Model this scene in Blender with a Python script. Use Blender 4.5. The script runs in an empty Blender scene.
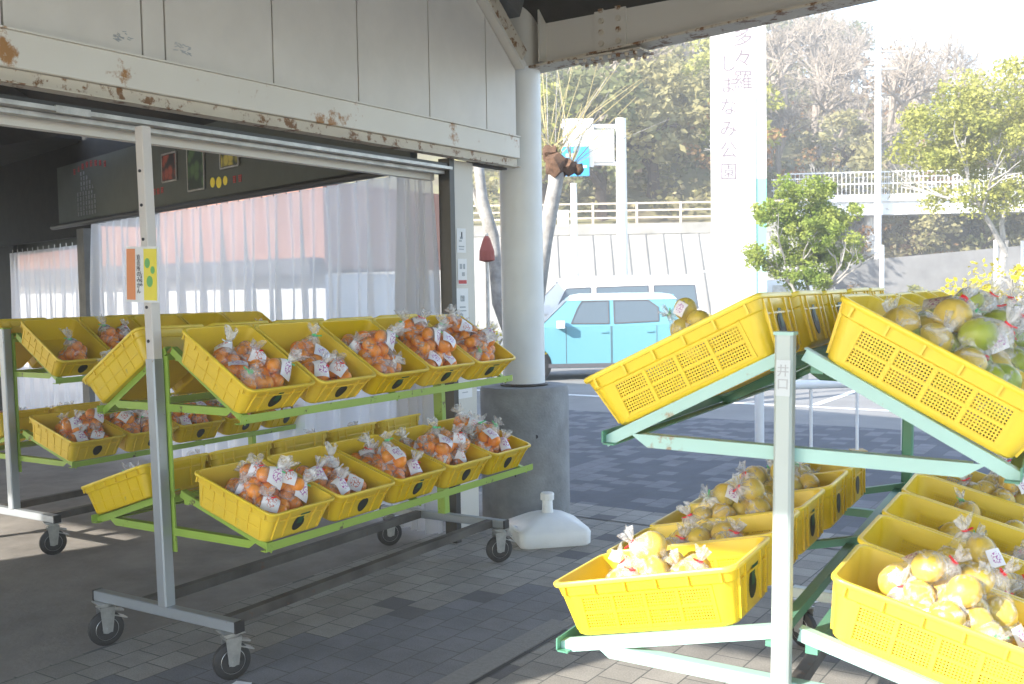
import bpy, bmesh, math, random
from math import sin, cos, pi, radians as rad, tan
from mathutils import Vector, Matrix, noise
from mathutils.bvhtree import BVHTree
random.seed(11)
scene = bpy.context.scene
COL = scene.collection

# ------------------------------------------------------------------ materials
MATS = {}
def mat(name, col, rough=.5, metal=0., var=.0, vscale=6., bump=0., bscale=40., col2=None, spec=.5, alpha=1., trans=0., sub=0.):
    if name in MATS: return MATS[name]
    m = bpy.data.materials.new(name); m.use_nodes = True
    nt = m.node_tree; N = nt.nodes; L = nt.links
    b = N['Principled BSDF']
    b.inputs['Base Color'].default_value = (*col, 1); b.inputs['Roughness'].default_value = rough
    b.inputs['Metallic'].default_value = metal; b.inputs['Specular IOR Level'].default_value = spec
    if alpha < 1: b.inputs['Alpha'].default_value = alpha
    if trans: b.inputs['Transmission Weight'].default_value = trans
    tc = N.new('ShaderNodeTexCoord')
    if var or col2:
        n = N.new('ShaderNodeTexNoise'); n.inputs['Scale'].default_value = vscale; n.inputs['Detail'].default_value = 6; n.inputs['Roughness'].default_value = .65
        L.new(tc.outputs['Object'], n.inputs['Vector'])
        r = N.new('ShaderNodeValToRGB')
        c2 = col2 if col2 else tuple(c*(1-var) for c in col)
        r.color_ramp.elements[0].position = .35; r.color_ramp.elements[0].color = (*c2, 1)
        r.color_ramp.elements[1].position = .65; r.color_ramp.elements[1].color = (*col, 1)
        L.new(n.outputs['Fac'], r.inputs['Fac']); L.new(r.outputs['Color'], b.inputs['Base Color'])
    if bump:
        n2 = N.new('ShaderNodeTexNoise'); n2.inputs['Scale'].default_value = bscale; n2.inputs['Detail'].default_value = 4
        L.new(tc.outputs['Object'], n2.inputs['Vector'])
        bp = N.new('ShaderNodeBump'); bp.inputs['Strength'].default_value = bump; bp.inputs['Distance'].default_value = .01
        L.new(n2.outputs['Fac'], bp.inputs['Height']); L.new(bp.outputs['Normal'], b.inputs['Normal'])
    MATS[name] = m
    return m

def rust_mat(name, base, amount=.6, scale=5., rust=(.16, .07, .025), rough=.5, metal=0., dirt=(.35,.33,.28)):
    if name in MATS: return MATS[name]
    m = mat(name, base, rough, metal)
    nt = m.node_tree; N = nt.nodes; L = nt.links; b = N['Principled BSDF']
    tc = N.new('ShaderNodeTexCoord')
    n = N.new('ShaderNodeTexNoise'); n.inputs['Scale'].default_value = scale; n.inputs['Detail'].default_value = 9; n.inputs['Roughness'].default_value = .7
    L.new(tc.outputs['Object'], n.inputs['Vector'])
    n3 = N.new('ShaderNodeTexNoise'); n3.inputs['Scale'].default_value = scale*.35; n3.inputs['Detail'].default_value = 5
    L.new(tc.outputs['Object'], n3.inputs['Vector'])
    r3 = N.new('ShaderNodeValToRGB'); r3.color_ramp.elements[0].position = .3; r3.color_ramp.elements[1].position = .7
    r3.color_ramp.elements[0].color = (*tuple(.75*a+.25*d for a, d in zip(base, dirt)), 1); r3.color_ramp.elements[1].color = (*base, 1)
    L.new(n3.outputs['Fac'], r3.inputs['Fac'])
    r = N.new('ShaderNodeValToRGB'); r.color_ramp.elements[0].position = amount; r.color_ramp.elements[1].position = min(1, amount+.06)
    r.color_ramp.elements[0].color = (0,0,0,1); r.color_ramp.elements[1].color = (1,1,1,1)
    L.new(n.outputs['Fac'], r.inputs['Fac'])
    mx = N.new('ShaderNodeMix'); mx.data_type = 'RGBA'
    L.new(r.outputs['Color'], mx.inputs['Factor']); L.new(r3.outputs['Color'], mx.inputs['A']); mx.inputs['B'].default_value = (*rust, 1)
    L.new(mx.outputs['Result'], b.inputs['Base Color'])
    return m

yellowA = rust_mat('yellow_plastic', (.80, .55, .018), .63, 16, (.50, .36, .06), .38, 0, (.5,.33,.04))
yellowB = rust_mat('bright_yellow_plastic', (.84, .60, .02), .64, 16, (.62, .44, .07), .34, 0, (.6,.42,.05))
yrimA = mat('yellow_rim', (.84, .60, .03), .35, var=.15)
yrimB = mat('bright_yellow_rim', (.90, .68, .04), .32, var=.12)
markm = mat('black_mark', (.012, .014, .012), .5, var=.3, vscale=30)
greenmark = mat('dark_green_paint', (.012, .10, .04), .5, var=.3, vscale=30)
limegreen = rust_mat('lime_green_steel', (.31, .46, .06), .60, 9, (.10, .07, .03), .4, 0, (.15,.25,.05))
mint = rust_mat('mint_green_steel', (.38, .62, .57), .62, 8, (.30, .2, .11), .4, 0, (.3,.4,.33))
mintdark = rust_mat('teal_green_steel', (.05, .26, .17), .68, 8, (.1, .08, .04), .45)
galv = rust_mat('galvanised_steel', (.38, .41, .44), .66, 22, (.22, .16, .12), .42, .55, (.3,.33,.34))
galvlight = rust_mat('pale_worn_steel', (.66, .62, .58), .70, 16, (.3, .22, .18), .55, 0, (.5,.45,.42))
mintpost = rust_mat('worn_mint_white_post', (.42, .49, .48), .60, 7, (.45, .62, .54), .45, .1, (.5,.5,.48))
brownsteel = rust_mat('dark_brown_steel', (.02, .014, .012), .6, 12, (.09, .04, .02), .6)
rubber = mat('black_rubber', (.02, .02, .021), .6, bump=.2)
zinc = mat('zinc_plate', (.55, .55, .53), .35, .7, var=.3, vscale=20)
blackcap = mat('black_plastic', (.012, .012, .013), .45)
white_pl = mat('white_plastic', (.80, .81, .81), .35, var=.08, vscale=8, bump=.05)
cream = rust_mat('cream_painted_steel', (.68, .65, .59), .66, 3.2, (.20, .10, .04), .45, 0, (.42,.39,.34))
creamrust = rust_mat('rusty_cream_steel', (.62, .56, .46), .53, 9, (.20, .09, .025), .55, 0, (.35,.28,.2))
panelm = mat('pale_cladding_panel', (.72, .68, .62), .4, var=.10, vscale=2.5)
jointm = mat('panel_joint', (.16, .15, .14), .7)
colm = mat('column_paint', (.78, .80, .80), .42, var=.08, vscale=3)
concrete = mat('grey_concrete', (.30, .31, .32), .85, var=.35, vscale=4, bump=.3, bscale=60)
lightconc = mat('pale_concrete', (.36, .35, .32), .85, var=.3, vscale=.8, bump=.3, bscale=10)
darkconc = mat('dark_concrete', (.24, .235, .23), .9, var=.35, vscale=.6, bump=.3, bscale=8)
roofm = mat('dark_roof_underside', (.05, .046, .042), .8, var=.3)
trussm = mat('grey_truss_paint', (.16, .16, .155), .6, var=.3)
alum = mat('aluminium_track', (.55, .54, .52), .4, .4, var=.35, vscale=10)
darkjamb = mat('dark_bronze_frame', (.03, .03, .03), .4)
bandm = mat('grey_green_board', (.085, .10, .09), .6, var=.15)
infm = mat('interior_shade_sheet', (.025, .026, .026), .8, var=.4)  # near-black colour stands in for shade inside the roof
whitepaint = mat('white_paint', (.78, .79, .80), .4, var=.06, vscale=2)
tealpaint = mat('teal_paint', (.24, .56, .46), .45)
inkgrey = mat('faded_grey_ink', (.38, .40, .42), .6)
ink = mat('dark_ink', (.03, .03, .04), .6)
redink = mat('red_ink', (.5, .03, .03), .5)
purpleink = mat('purple_ink', (.35, .08, .25), .6)
orangeprint = mat('orange_print', (.80, .28, .10), .5)
yellowprint = mat('yellow_print', (.85, .72, .06), .5)
greenprint = mat('green_print', (.15, .45, .12), .5)
paper = mat('white_paper', (.80, .80, .80), .55)
carblue = mat('light_blue_car_paint', (.14, .34, .41), .18, 0, spec=.6)
carwhite = mat('white_car_paint', (.82, .82, .80), .2, spec=.6)
glassd = mat('dark_car_glass', (.10, .13, .15), .05, 0, spec=.8)
plasticgrey = mat('grey_trim', (.10, .10, .11), .5)
lampm = mat('headlamp_glass', (.7, .72, .75), .1, spec=.8)
redtie = mat('red_tie', (.75, .02, .03), .4)
greentie = mat('green_tie', (.10, .55, .20), .4)
bluesign = mat('blue_sign_face', (.03, .28, .62), .4)
barkpale = mat('pale_bark', (.42, .40, .37), .9, var=.45, vscale=7, bump=.5, bscale=30)
barkbare = mat('grey_brown_bark', (.32, .27, .22), .9, var=.35, vscale=7)
barkdark = mat('brown_bark', (.10, .075, .055), .9, var=.4, vscale=8, bump=.5)
redwall = mat('faded_red_wall', (.42, .20, .14), .8, var=.3, vscale=.6)
drainm = mat('drain_grate', (.02, .02, .02), .6)

def fruit_mat(name, c1, c2, scale):
    m = mat(name, c1, .33)
    nt = m.node_tree; N = nt.nodes; L = nt.links; b = N['Principled BSDF']
    tc = N.new('ShaderNodeTexCoord'); oi = N.new('ShaderNodeObjectInfo')
    n = N.new('ShaderNodeTexNoise'); n.inputs['Scale'].default_value = scale; n.noise_dimensions = '4D'
    L.new(tc.outputs['Object'], n.inputs['Vector'])
    mu = N.new('ShaderNodeMath'); mu.operation = 'MULTIPLY'; mu.inputs[1].default_value = 37.
    L.new(oi.outputs['Random'], mu.inputs[0]); L.new(mu.outputs[0], n.inputs['W'])
    r = N.new('ShaderNodeValToRGB'); r.color_ramp.elements[0].position = .35; r.color_ramp.elements[1].position = .65
    r.color_ramp.elements[0].color = (*c2, 1); r.color_ramp.elements[1].color = (*c1, 1)
    L.new(n.outputs['Fac'], r.inputs['Fac']); L.new(r.outputs['Color'], b.inputs['Base Color'])
    v = N.new('ShaderNodeTexNoise'); v.inputs['Scale'].default_value = 260
    L.new(tc.outputs['Object'], v.inputs['Vector'])
    bp = N.new('ShaderNodeBump'); bp.inputs['Strength'].default_value = .35; bp.inputs['Distance'].default_value = .002
    L.new(v.outputs['Fac'], bp.inputs['Height']); L.new(bp.outputs['Normal'], b.inputs['Normal'])
    b.inputs['Subsurface Weight'].default_value = .0
    return m
mikan = fruit_mat('orange_peel', (.95, .36, .03), (.92, .26, .015), 9)
pomelo = fruit_mat('yellow_peel', (.74, .50, .07), (.60, .48, .07), 8)
pomelog = fruit_mat('green_yellow_peel', (.50, .50, .04), (.22, .36, .03), 7)

def film_mat():
    m = bpy.data.materials.new('clear_plastic_film'); m.use_nodes = True
    nt = m.node_tree; N = nt.nodes; L = nt.links; N.clear()
    out = N.new('ShaderNodeOutputMaterial'); tr = N.new('ShaderNodeBsdfTransparent'); tr.inputs['Color'].default_value = (.97, .97, .97, 1)
    p = N.new('ShaderNodeBsdfPrincipled'); p.inputs['Base Color'].default_value = (.86, .86, .88, 1); p.inputs['Roughness'].default_value = .16
    p.inputs['Specular IOR Level'].default_value = .9
    mx = N.new('ShaderNodeMixShader')
    tc = N.new('ShaderNodeTexCoord')
    n = N.new('ShaderNodeTexNoise'); n.inputs['Scale'].default_value = 22; n.inputs['Detail'].default_value = 7; n.inputs['Distortion'].default_value = 1.2
    L.new(tc.outputs['Object'], n.inputs['Vector'])
    r = N.new('ShaderNodeValToRGB'); r.color_ramp.elements[0].position = .50; r.color_ramp.elements[1].position = .72
    r.color_ramp.elements[0].color = (.04, .04, .04, 1); r.color_ramp.elements[1].color = (.62, .62, .62, 1)  # whitish noise streaks paint crinkles and glints into the clear film
    L.new(n.outputs['Fac'], r.inputs['Fac'])
    # the gathered neck is several layers thick: denser film
    at = N.new('ShaderNodeAttribute'); at.attribute_name = 'layers'
    ad = N.new('ShaderNodeMath'); ad.operation = 'ADD'; ad.use_clamp = True
    L.new(r.outputs['Color'], ad.inputs[0]); L.new(at.outputs['Fac'], ad.inputs[1])
    L.new(ad.outputs[0], mx.inputs['Fac'])
    n2 = N.new('ShaderNodeTexNoise'); n2.inputs['Scale'].default_value = 45; n2.inputs['Detail'].default_value = 5; n2.inputs['Distortion'].default_value = 2
    L.new(tc.outputs['Object'], n2.inputs['Vector'])
    bp = N.new('ShaderNodeBump'); bp.inputs['Strength'].default_value = 1.; bp.inputs['Distance'].default_value = .008
    L.new(n2.outputs['Fac'], bp.inputs['Height']); L.new(bp.outputs['Normal'], p.inputs['Normal'])
    L.new(tr.outputs[0], mx.inputs[1]); L.new(p.outputs[0], mx.inputs[2]); L.new(mx.outputs[0], out.inputs['Surface'])
    return m
film = film_mat()

def label_mat(name, ink):
    m = mat(name, (.82, .80, .82), .35)
    nt = m.node_tree; N = nt.nodes; L = nt.links; b = N['Principled BSDF']
    tc = N.new('ShaderNodeTexCoord')
    n = N.new('ShaderNodeTexNoise'); n.inputs['Scale'].default_value = 10.; n.inputs['Detail'].default_value = 3
    L.new(tc.outputs['UV'], n.inputs['Vector'])
    d = N.new('ShaderNodeVectorMath'); d.operation = 'DISTANCE'; d.inputs[1].default_value = (.5, .5, 0)
    L.new(tc.outputs['UV'], d.inputs[0])
    lt = N.new('ShaderNodeMath'); lt.operation = 'LESS_THAN'; lt.inputs[1].default_value = .34; L.new(d.outputs['Value'], lt.inputs[0])
    gt = N.new('ShaderNodeMath'); gt.operation = 'GREATER_THAN'; gt.inputs[1].default_value = .53; L.new(n.outputs['Fac'], gt.inputs[0])
    mu = N.new('ShaderNodeMath'); mu.operation = 'MULTIPLY'; L.new(lt.outputs[0], mu.inputs[0]); L.new(gt.outputs[0], mu.inputs[1])
    mx = N.new('ShaderNodeMix'); mx.data_type = 'RGBA'; mx.inputs['A'].default_value = (.82, .80, .82, 1); mx.inputs['B'].default_value = (*ink, 1)
    L.new(mu.outputs[0], mx.inputs['Factor']); L.new(mx.outputs['Result'], b.inputs['Base Color'])
    return m
labelp = label_mat('printed_label_purple', (.45, .16, .42))
labelr = label_mat('printed_label_red', (.62, .22, .18))

def curtain_mat():
    m = bpy.data.materials.new('clear_vinyl_curtain'); m.use_nodes = True
    nt = m.node_tree; N = nt.nodes; L = nt.links; N.clear()
    out = N.new('ShaderNodeOutputMaterial'); tr = N.new('ShaderNodeBsdfTransparent'); tr.inputs['Color'].default_value = (.93, .93, .95, 1)
    tl = N.new('ShaderNodeBsdfTranslucent'); tl.inputs['Color'].default_value = (.85, .85, .87, 1)
    p = N.new('ShaderNodeBsdfPrincipled'); p.inputs['Base Color'].default_value = (.75, .75, .77, 1); p.inputs['Roughness'].default_value = .25
    m1 = N.new('ShaderNodeMixShader'); m1.inputs['Fac'].default_value = .35; L.new(tl.outputs[0], m1.inputs[1]); L.new(p.outputs[0], m1.inputs[2])
    m2 = N.new('ShaderNodeMixShader')
    lw = N.new('ShaderNodeLayerWeight'); lw.inputs['Blend'].default_value = .35
    r = N.new('ShaderNodeMapRange'); r.inputs['To Min'].default_value = .71; r.inputs['To Max'].default_value = .95
    L.new(lw.outputs['Facing'], r.inputs['Value']); L.new(r.outputs['Result'], m2.inputs['Fac'])
    L.new(tr.outputs[0], m2.inputs[1]); L.new(m1.outputs[0], m2.inputs[2]); L.new(m2.outputs[0], out.inputs['Surface'])
    return m
vinyl = curtain_mat()

def leaf_mat(name, c1, c2, scale=.8):
    m = bpy.data.materials.new(name); m.use_nodes = True
    nt = m.node_tree; N = nt.nodes; L = nt.links; N.clear()
    out = N.new('ShaderNodeOutputMaterial'); d = N.new('ShaderNodeBsdfDiffuse'); t = N.new('ShaderNodeBsdfTranslucent')
    g = N.new('ShaderNodeTexCoord'); oi = N.new('ShaderNodeObjectInfo')
    n = N.new('ShaderNodeTexNoise'); n.noise_dimensions = '4D'; n.inputs['Scale'].default_value = scale; n.inputs['Detail'].default_value = 5
    L.new(g.outputs['Object'], n.inputs['Vector'])
    mu = N.new('ShaderNodeMath'); mu.operation = 'MULTIPLY'; mu.inputs[1].default_value = 50; L.new(oi.outputs['Random'], mu.inputs[0]); L.new(mu.outputs[0], n.inputs['W'])
    r = N.new('ShaderNodeValToRGB'); r.color_ramp.elements[0].position = .35; r.color_ramp.elements[1].position = .65
    r.color_ramp.elements[0].color = (*c1, 1); r.color_ramp.elements[1].color = (*c2, 1)
    L.new(n.outputs['Fac'], r.inputs['Fac']); L.new(r.outputs['Color'], d.inputs['Color']); L.new(r.outputs['Color'], t.inputs['Color'])
    mx = N.new('ShaderNodeMixShader'); mx.inputs['Fac'].default_value = .35
    L.new(d.outputs[0], mx.inputs[1]); L.new(t.outputs[0], mx.inputs[2]); L.new(mx.outputs[0], out.inputs['Surface'])
    MATS[name] = m
    return m

for m_ in (yellowA, yellowB, yrimA, yrimB):
    nt = m_.node_tree; b_ = nt.nodes['Principled BSDF']; src = b_.inputs['Base Color'].links[0].from_socket
    oi = nt.nodes.new('ShaderNodeObjectInfo'); hs = nt.nodes.new('ShaderNodeHueSaturation')
    mr = nt.nodes.new('ShaderNodeMapRange'); mr.inputs['To Min'].default_value = .94; mr.inputs['To Max'].default_value = 1.10
    nt.links.new(oi.outputs['Random'], mr.inputs['Value']); nt.links.new(mr.outputs['Result'], hs.inputs['Value'])
    mr2 = nt.nodes.new('ShaderNodeMapRange'); mr2.inputs['To Min'].default_value = 1.03; mr2.inputs['To Max'].default_value = .95
    nt.links.new(oi.outputs['Random'], mr2.inputs['Value']); nt.links.new(mr2.outputs['Result'], hs.inputs['Saturation'])
    nt.links.new(src, hs.inputs['Color']); nt.links.new(hs.outputs['Color'], b_.inputs['Base Color'])

# ------------------------------------------------------------------ mesh helpers
class MB:
    def __init__(s): s.v = []; s.f = []; s.mi = []; s.m = []
    def mat(s, m):
        if m not in s.m: s.m.append(m)
        return s.m.index(m)
    def add(s, vs, fs, m):
        k = len(s.v); i = s.mat(m); s.v += [tuple(p) for p in vs]
        for f in fs: s.f.append([k+a for a in f]); s.mi.append(i)
    def box(s, c, d, m, M=None):
        cx, cy, cz = c; a, b, e = d[0]/2, d[1]/2, d[2]/2
        vs = [Vector((cx+sx*a, cy+sy*b, cz+sz*e)) for sz in (-1, 1) for sy in (-1, 1) for sx in (-1, 1)]
        if M is not None: vs = [M @ p for p in vs]
        s.add(vs, [(0,2,3,1),(4,5,7,6),(0,1,5,4),(2,6,7,3),(0,4,6,2),(1,3,7,5)], m)
    def bar(s, p, q, w, h, m, up=(0, 0, 1), ch=0.):
        """rectangular bar p->q, w across, h along up, small chamfer ch"""
        p = Vector(p); q = Vector(q); d = (q-p).normalized(); up = Vector(up); r = d.cross(up).normalized(); u = r.cross(d)
        if ch <= 0: prof = [(-w/2,-h/2),(w/2,-h/2),(w/2,h/2),(-w/2,h/2)]
        else:
            a, b = w/2, h/2
            prof = [(-a+ch,-b),(a-ch,-b),(a,-b+ch),(a,b-ch),(a-ch,b),(-a+ch,b),(-a,b-ch),(-a,-b+ch)]
        n = len(prof); vs = [p+r*x+u*y for x, y in prof]+[q+r*x+u*y for x, y in prof]
        fs = [(i, (i+1) % n, n+(i+1) % n, n+i) for i in range(n)]+[tuple(range(n))[::-1], tuple(range(n, 2*n))]
        s.add(vs, fs, m)
    def tube(s, pts, rs, m, n=10, cap=True):
        pts = [Vector(p) for p in pts]
        if not hasattr(rs, '__len__'): rs = [rs]*len(pts)
        vs = []; fs = []; ref = None
        for i, p in enumerate(pts):
            d = (pts[min(i+1, len(pts)-1)]-pts[max(i-1, 0)]).normalized()
            if ref is None: ref = d.orthogonal().normalized()
            ref = (ref-d*ref.dot(d)).normalized(); b = d.cross(ref)
            vs += [p+(ref*cos(2*pi*k/n)+b*sin(2*pi*k/n))*rs[i] for k in range(n)]
        for i in range(len(pts)-1):
            for k in range(n): fs.append((i*n+k, i*n+(k+1) % n, (i+1)*n+(k+1) % n, (i+1)*n+k))
        if cap: fs += [tuple(range(n))[::-1], tuple(range((len(pts)-1)*n, len(pts)*n))]
        s.add(vs, fs, m)
    def lathe(s, prof, m, n=24, c=(0, 0, 0), axis='z'):
        vs = []; fs = []
        for r, z in prof:
            for k in range(n):
                a = 2*pi*k/n
                p = (r*cos(a), r*sin(a), z) if axis == 'z' else (z, r*cos(a), r*sin(a))
                vs.append((p[0]+c[0], p[1]+c[1], p[2]+c[2]))
        for i in range(len(prof)-1):
            for k in range(n): fs.append((i*n+k, i*n+(k+1) % n, (i+1)*n+(k+1) % n, (i+1)*n+k))
        fs += [tuple(range(n))[::-1], tuple(range((len(prof)-1)*n, len(prof)*n))]
        s.add(vs, fs, m)
    def prism(s, poly, y0, y1, m, axis='y'):
        """extrude 2D polygon (a,b) along an axis"""
        n = len(poly)
        if axis == 'y': vs = [(a, y0, b) for a, b in poly]+[(a, y1, b) for a, b in poly]
        elif axis == 'x': vs = [(y0, a, b) for a, b in poly]+[(y1, a, b) for a, b in poly]
        else: vs = [(a, b, y0) for a, b in poly]+[(a, b, y1) for a, b in poly]
        s.add(vs, [(i, (i+1) % n, n+(i+1) % n, n+i) for i in range(n)]+[tuple(range(n))[::-1], tuple(range(n, 2*n))], m)
    def mesh(s, name, smooth=False, fix=True):
        me = bpy.data.meshes.new(name); me.from_pydata(s.v, [], s.f); me.validate()
        for m in s.m: me.materials.append(m)
        me.polygons.foreach_set('material_index', s.mi[:len(me.polygons)] if len(s.mi) >= len(me.polygons) else [0]*len(me.polygons))
        if fix:
            bm = bmesh.new(); bm.from_mesh(me); bmesh.ops.recalc_face_normals(bm, faces=bm.faces); bm.to_mesh(me); bm.free()
        if smooth:
            me.polygons.foreach_set('use_smooth', [True]*len(me.polygons))
            try: me.set_sharp_from_angle(angle=rad(40))
            except Exception: pass
        me.update(); return me
    def build(s, name, parent=None, smooth=False, loc=None, fix=True):
        return link(name, s.mesh(name, smooth, fix), parent, loc)
def link(name, data, parent=None, loc=None):
    o = bpy.data.objects.new(name, data); COL.objects.link(o)
    if parent: o.parent = parent
    if loc is not None: o.location = loc
    return o
def tag(o, label=None, cat=None, group=None, kind=None):
    if label: o['label'] = label
    if cat: o['category'] = cat
    if group: o['group'] = group
    if kind: o['kind'] = kind
    return o
def thing(name, label, cat, M=None, loc=None, rz=0, group=None):
    o = bpy.data.objects.new(name, None); COL.objects.link(o); o.empty_display_size = .1
    if M is None: M = Matrix.Translation(Vector(loc or (0,0,0))) @ Matrix.Rotation(rz, 4, 'Z')
    o.matrix_world = M
    return tag(o, label, cat, group)
def copy_thing(src, M, label, group=None, name=None):
    r = src.copy(); COL.objects.link(r); r.matrix_world = M
    if label: r['label'] = label
    if group: r['group'] = group
    for ch in src.children:
        c = ch.copy(); COL.objects.link(c); c.parent = r
        for g in ch.children:
            d = g.copy(); COL.objects.link(d); d.parent = c
    return r
def text_mesh(txt, size, m, ex=.0015, vertical=False, gap=1.0):
    """flat lettering as mesh data, centred, in the XY plane"""
    if vertical: txt = '\n'.join(txt)
    cu = bpy.data.curves.new('lettering', 'FONT'); cu.body = txt; cu.size = size; cu.extrude = ex; cu.align_x = 'CENTER'; cu.align_y = 'CENTER'; cu.space_line = gap
    o = bpy.data.objects.new('lettering', cu); COL.objects.link(o)
    bpy.context.view_layer.update()
    me = bpy.data.meshes.new_from_object(o.evaluated_get(bpy.context.evaluated_depsgraph_get()))
    bpy.data.objects.remove(o); me.materials.clear(); me.materials.append(m); me.name = 'lettering'
    return me

# ------------------------------------------------------------------ frames
def frame(x, y, th, z=0): return Matrix.Translation((x, y, z)) @ Matrix.Rotation(-th, 4, 'Z')    # local x = across (v), local y = along (u)
FB = frame(.06, 7.09, .587)          # building: origin at its near front corner
FA = frame(-1.2531, 4.2754, .56)     # lime rack
TILT_B = .028      # the mint rack leans on the sloping paving
FBk = frame(.6686, 2.4638, .51) @ Matrix.Translation((-.038, 0, 0)) @ Matrix.Rotation(TILT_B, 4, 'Y')      # mint rack

# ------------------------------------------------------------------ crates
def rrect(lx, ly, r, z, sx, n=4):
    """rounded rectangle loop with extra points at x=+-sx on the long sides"""
    pts = []
    a, b = lx/2, ly/2
    def arc(cx, cy, a0):
        for k in range(n+1):
            t = a0+(pi/2)*k/n; pts.append((cx+r*cos(t), cy+r*sin(t), z))
    arc(a-r, b-r, 0); pts.append((sx, b, z)); pts.append((-sx, b, z))
    arc(-a+r, b-r, pi/2)
    arc(-a+r, -b+r, pi); pts.append((-sx, -b, z)); pts.append((sx, -b, z))
    arc(a-r, -b+r, 1.5*pi)
    return pts
def crate_meshes(L, W, H, holes, ym, yr):
    sx = L*.36; tb = .055; tt = .018
    b = MB(); n = len(rrect(1, 1, .1, 0, .1))
    zb, zt = .014, H*.72
    def Lz(z): return L-.022-tb*(1-z/H)
    def Wz(z): return W-.022-(tb*.6)*(1-z/H)
    outer = [(Lz(0)-.01, Wz(0)-.01, 0), (Lz(.006), Wz(.006), .006), (Lz(zb), Wz(zb), zb), (Lz(zt), Wz(zt), zt), (Lz(zt)+.009, Wz(zt)+.009, zt+.004), (Lz(H-.012)+.009, Wz(H-.012)+.009, H-.012)]
    inner = [(Lz(H)-.004, Wz(H)-.004, H-.002), (Lz(zt)-.006, Wz(zt)-.006, zt), (Lz(zb)-.006, Wz(zb)-.006, zb), (Lz(.006)-.01, Wz(.006)-.01, .006)]
    loops = [rrect(l, w, .035, z, sx) for l, w, z in outer+inner]
    vs = [p for lp in loops for p in lp]; fs = []
    longs = (5, 13)   # quad index between the +-sx points on each long side
    # locate indices of long-side straight quads
    idx = [i for i in range(n) if abs(abs(loops[0][i][0])-sx) < 1e-6 and abs(abs(loops[0][(i+1) % n][0])-sx) < 1e-6]
    for r in range(len(loops)-1):
        if r == 5: continue        # rim is a separate part
        for i in range(n):
            if holes and i in idx and r in (2, 7): continue
            j = (i+1) % n
            fs.append((r*n+i, r*n+j, (r+1)*n+j, (r+1)*n+i))
    fs.append(tuple(range(n))[::-1]); k = (len(loops)-1)*n; fs.append(tuple(range(k, k+n)))
    b.add(vs, fs, ym)
    # lattice panels
    if holes:
        for s in (-1, 1):
            def P(x, z, off=0):
                y = s*(Wz(z)/2-off); return (x, y, z)
            x0, x1, z0, z1 = -sx, sx, zb, zt
            t = .003
            cols, rows, nx, nz = 4, 2, 11, 5
            mx_, mz_ = .010, .007
            pw = (x1-x0-(cols+1)*mx_)/cols; ph = (z1-z0-(rows+1)*mz_)/rows
            xs = [x0]; zs = [z0]
            cellx = []; 
            x = x0
            for c in range(cols):
                x += mx_; 
                for i in range(nx): cellx.append((x+pw*i/nx, x+pw*(i+1)/nx))
                x += pw
            cellz = []; z = z0
            for c in range(rows):
                z += mz_
                for i in range(nz): cellz.append((z+ph*i/nz, z+ph*(i+1)/nz))
                z += ph
            for (a0, a1) in cellx:
                for (c0, c1) in cellz:
                    hx, hz = (a1-a0)*.22, (c1-c0)*.24
                    vv = []
                    for off in (0, t):
                        vv += [P(a0, c0, off), P(a1, c0, off), P(a1, c1, off), P(a0, c1, off), P(a0+hx, c0+hz, off), P(a1-hx, c0+hz, off), P(a1-hx, c1-hz, off), P(a0+hx, c1-hz, off)]
                    ff = []
                    for q in range(4):
                        w = (q+1) % 4
                        ff.append((q, w, 4+w, 4+q)); ff.append((8+w, 8+q, 12+q, 12+w)); ff.append((4+q, 4+w, 12+w, 12+q))
                    b.add(vv, ff, ym)
            # ribs fill the bands between the panels
            x = x0
            for c in range(cols+1):
                b.add([P(x, z0, -.0035), P(x+mx_, z0, -.0035), P(x+mx_, z1, -.0035), P(x, z1, -.0035), P(x, z0, .005), P(x+mx_, z0, .005), P(x+mx_, z1, .005), P(x, z1, .005)],
                      [(0,1,2,3),(7,6,5,4),(0,4,5,1),(1,5,6,2),(2,6,7,3),(3,7,4,0)], ym); x += mx_+pw
            z = z0
            for c in range(rows+1):
                b.add([P(x0, z, -.0025), P(x1, z, -.0025), P(x1, z+mz_, -.0025), P(x0, z+mz_, -.0025), P(x0, z, .0045), P(x1, z, .0045), P(x1, z+mz_, .0045), P(x0, z+mz_, .0045)],
                      [(0,1,2,3),(7,6,5,4),(0,4,5,1),(1,5,6,2),(2,6,7,3),(3,7,4,0)], ym); z += mz_+ph
    else:
        for s in (-1, 1):
            for k in range(6):
                x = -sx+2*sx*k/5
                y0 = s*(Wz(.012)/2+.001); y1 = s*(Wz(zt)/2+.001)
                b.bar((x, y0, .012), (x, y1, zt+.002), .007, .005, ym, up=(0, 1, 0))
            zz = zt*.52; b.bar((-sx, s*(Wz(zz)/2+.0005), zz), (sx, s*(Wz(zz)/2+.0005), zz), .004, .006, ym)
    for s in (-1, 1):      # ribs up the band under the rim, and on the short ends
        for k in range(6):
            x = -L*.42+L*.84*k/5; y = s*(Wz(H)/2+.0085)
            b.bar((x, y, zt+.006), (x, y, H-.012), .006, .006, ym, up=(0, 1, 0))
        for yy in (-.36, -.2, .2, .36):
            b.bar((s*(Lz(.01)/2+.001), W*yy*.93, .012), (s*(Lz(zt)/2+.009), W*yy, H-.014), .007, .010, ym, up=(1, 0, 0))
        b.bar((s*(Lz(zt*.9)/2+.002), -W*.34, zt*.93), (s*(Lz(zt*.9)/2+.002), W*.34, zt*.93), .006, .005, ym)
    body = b.mesh('body', True)
    r = MB()
    rl = [(Lz(H-.012)+.0092, Wz(H-.012)+.0092, H-.014), (L-.004, W-.004, H-.0135), (L, W, H-.009), (L, W, H-.003), (L-.004, W-.004, H), (Lz(H)+.002, Wz(H)+.002, H), (Lz(H)-.0045, Wz(H)-.0045, H-.004), (Lz(H)-.0045, Wz(H)-.0045, H-.014)]
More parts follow.
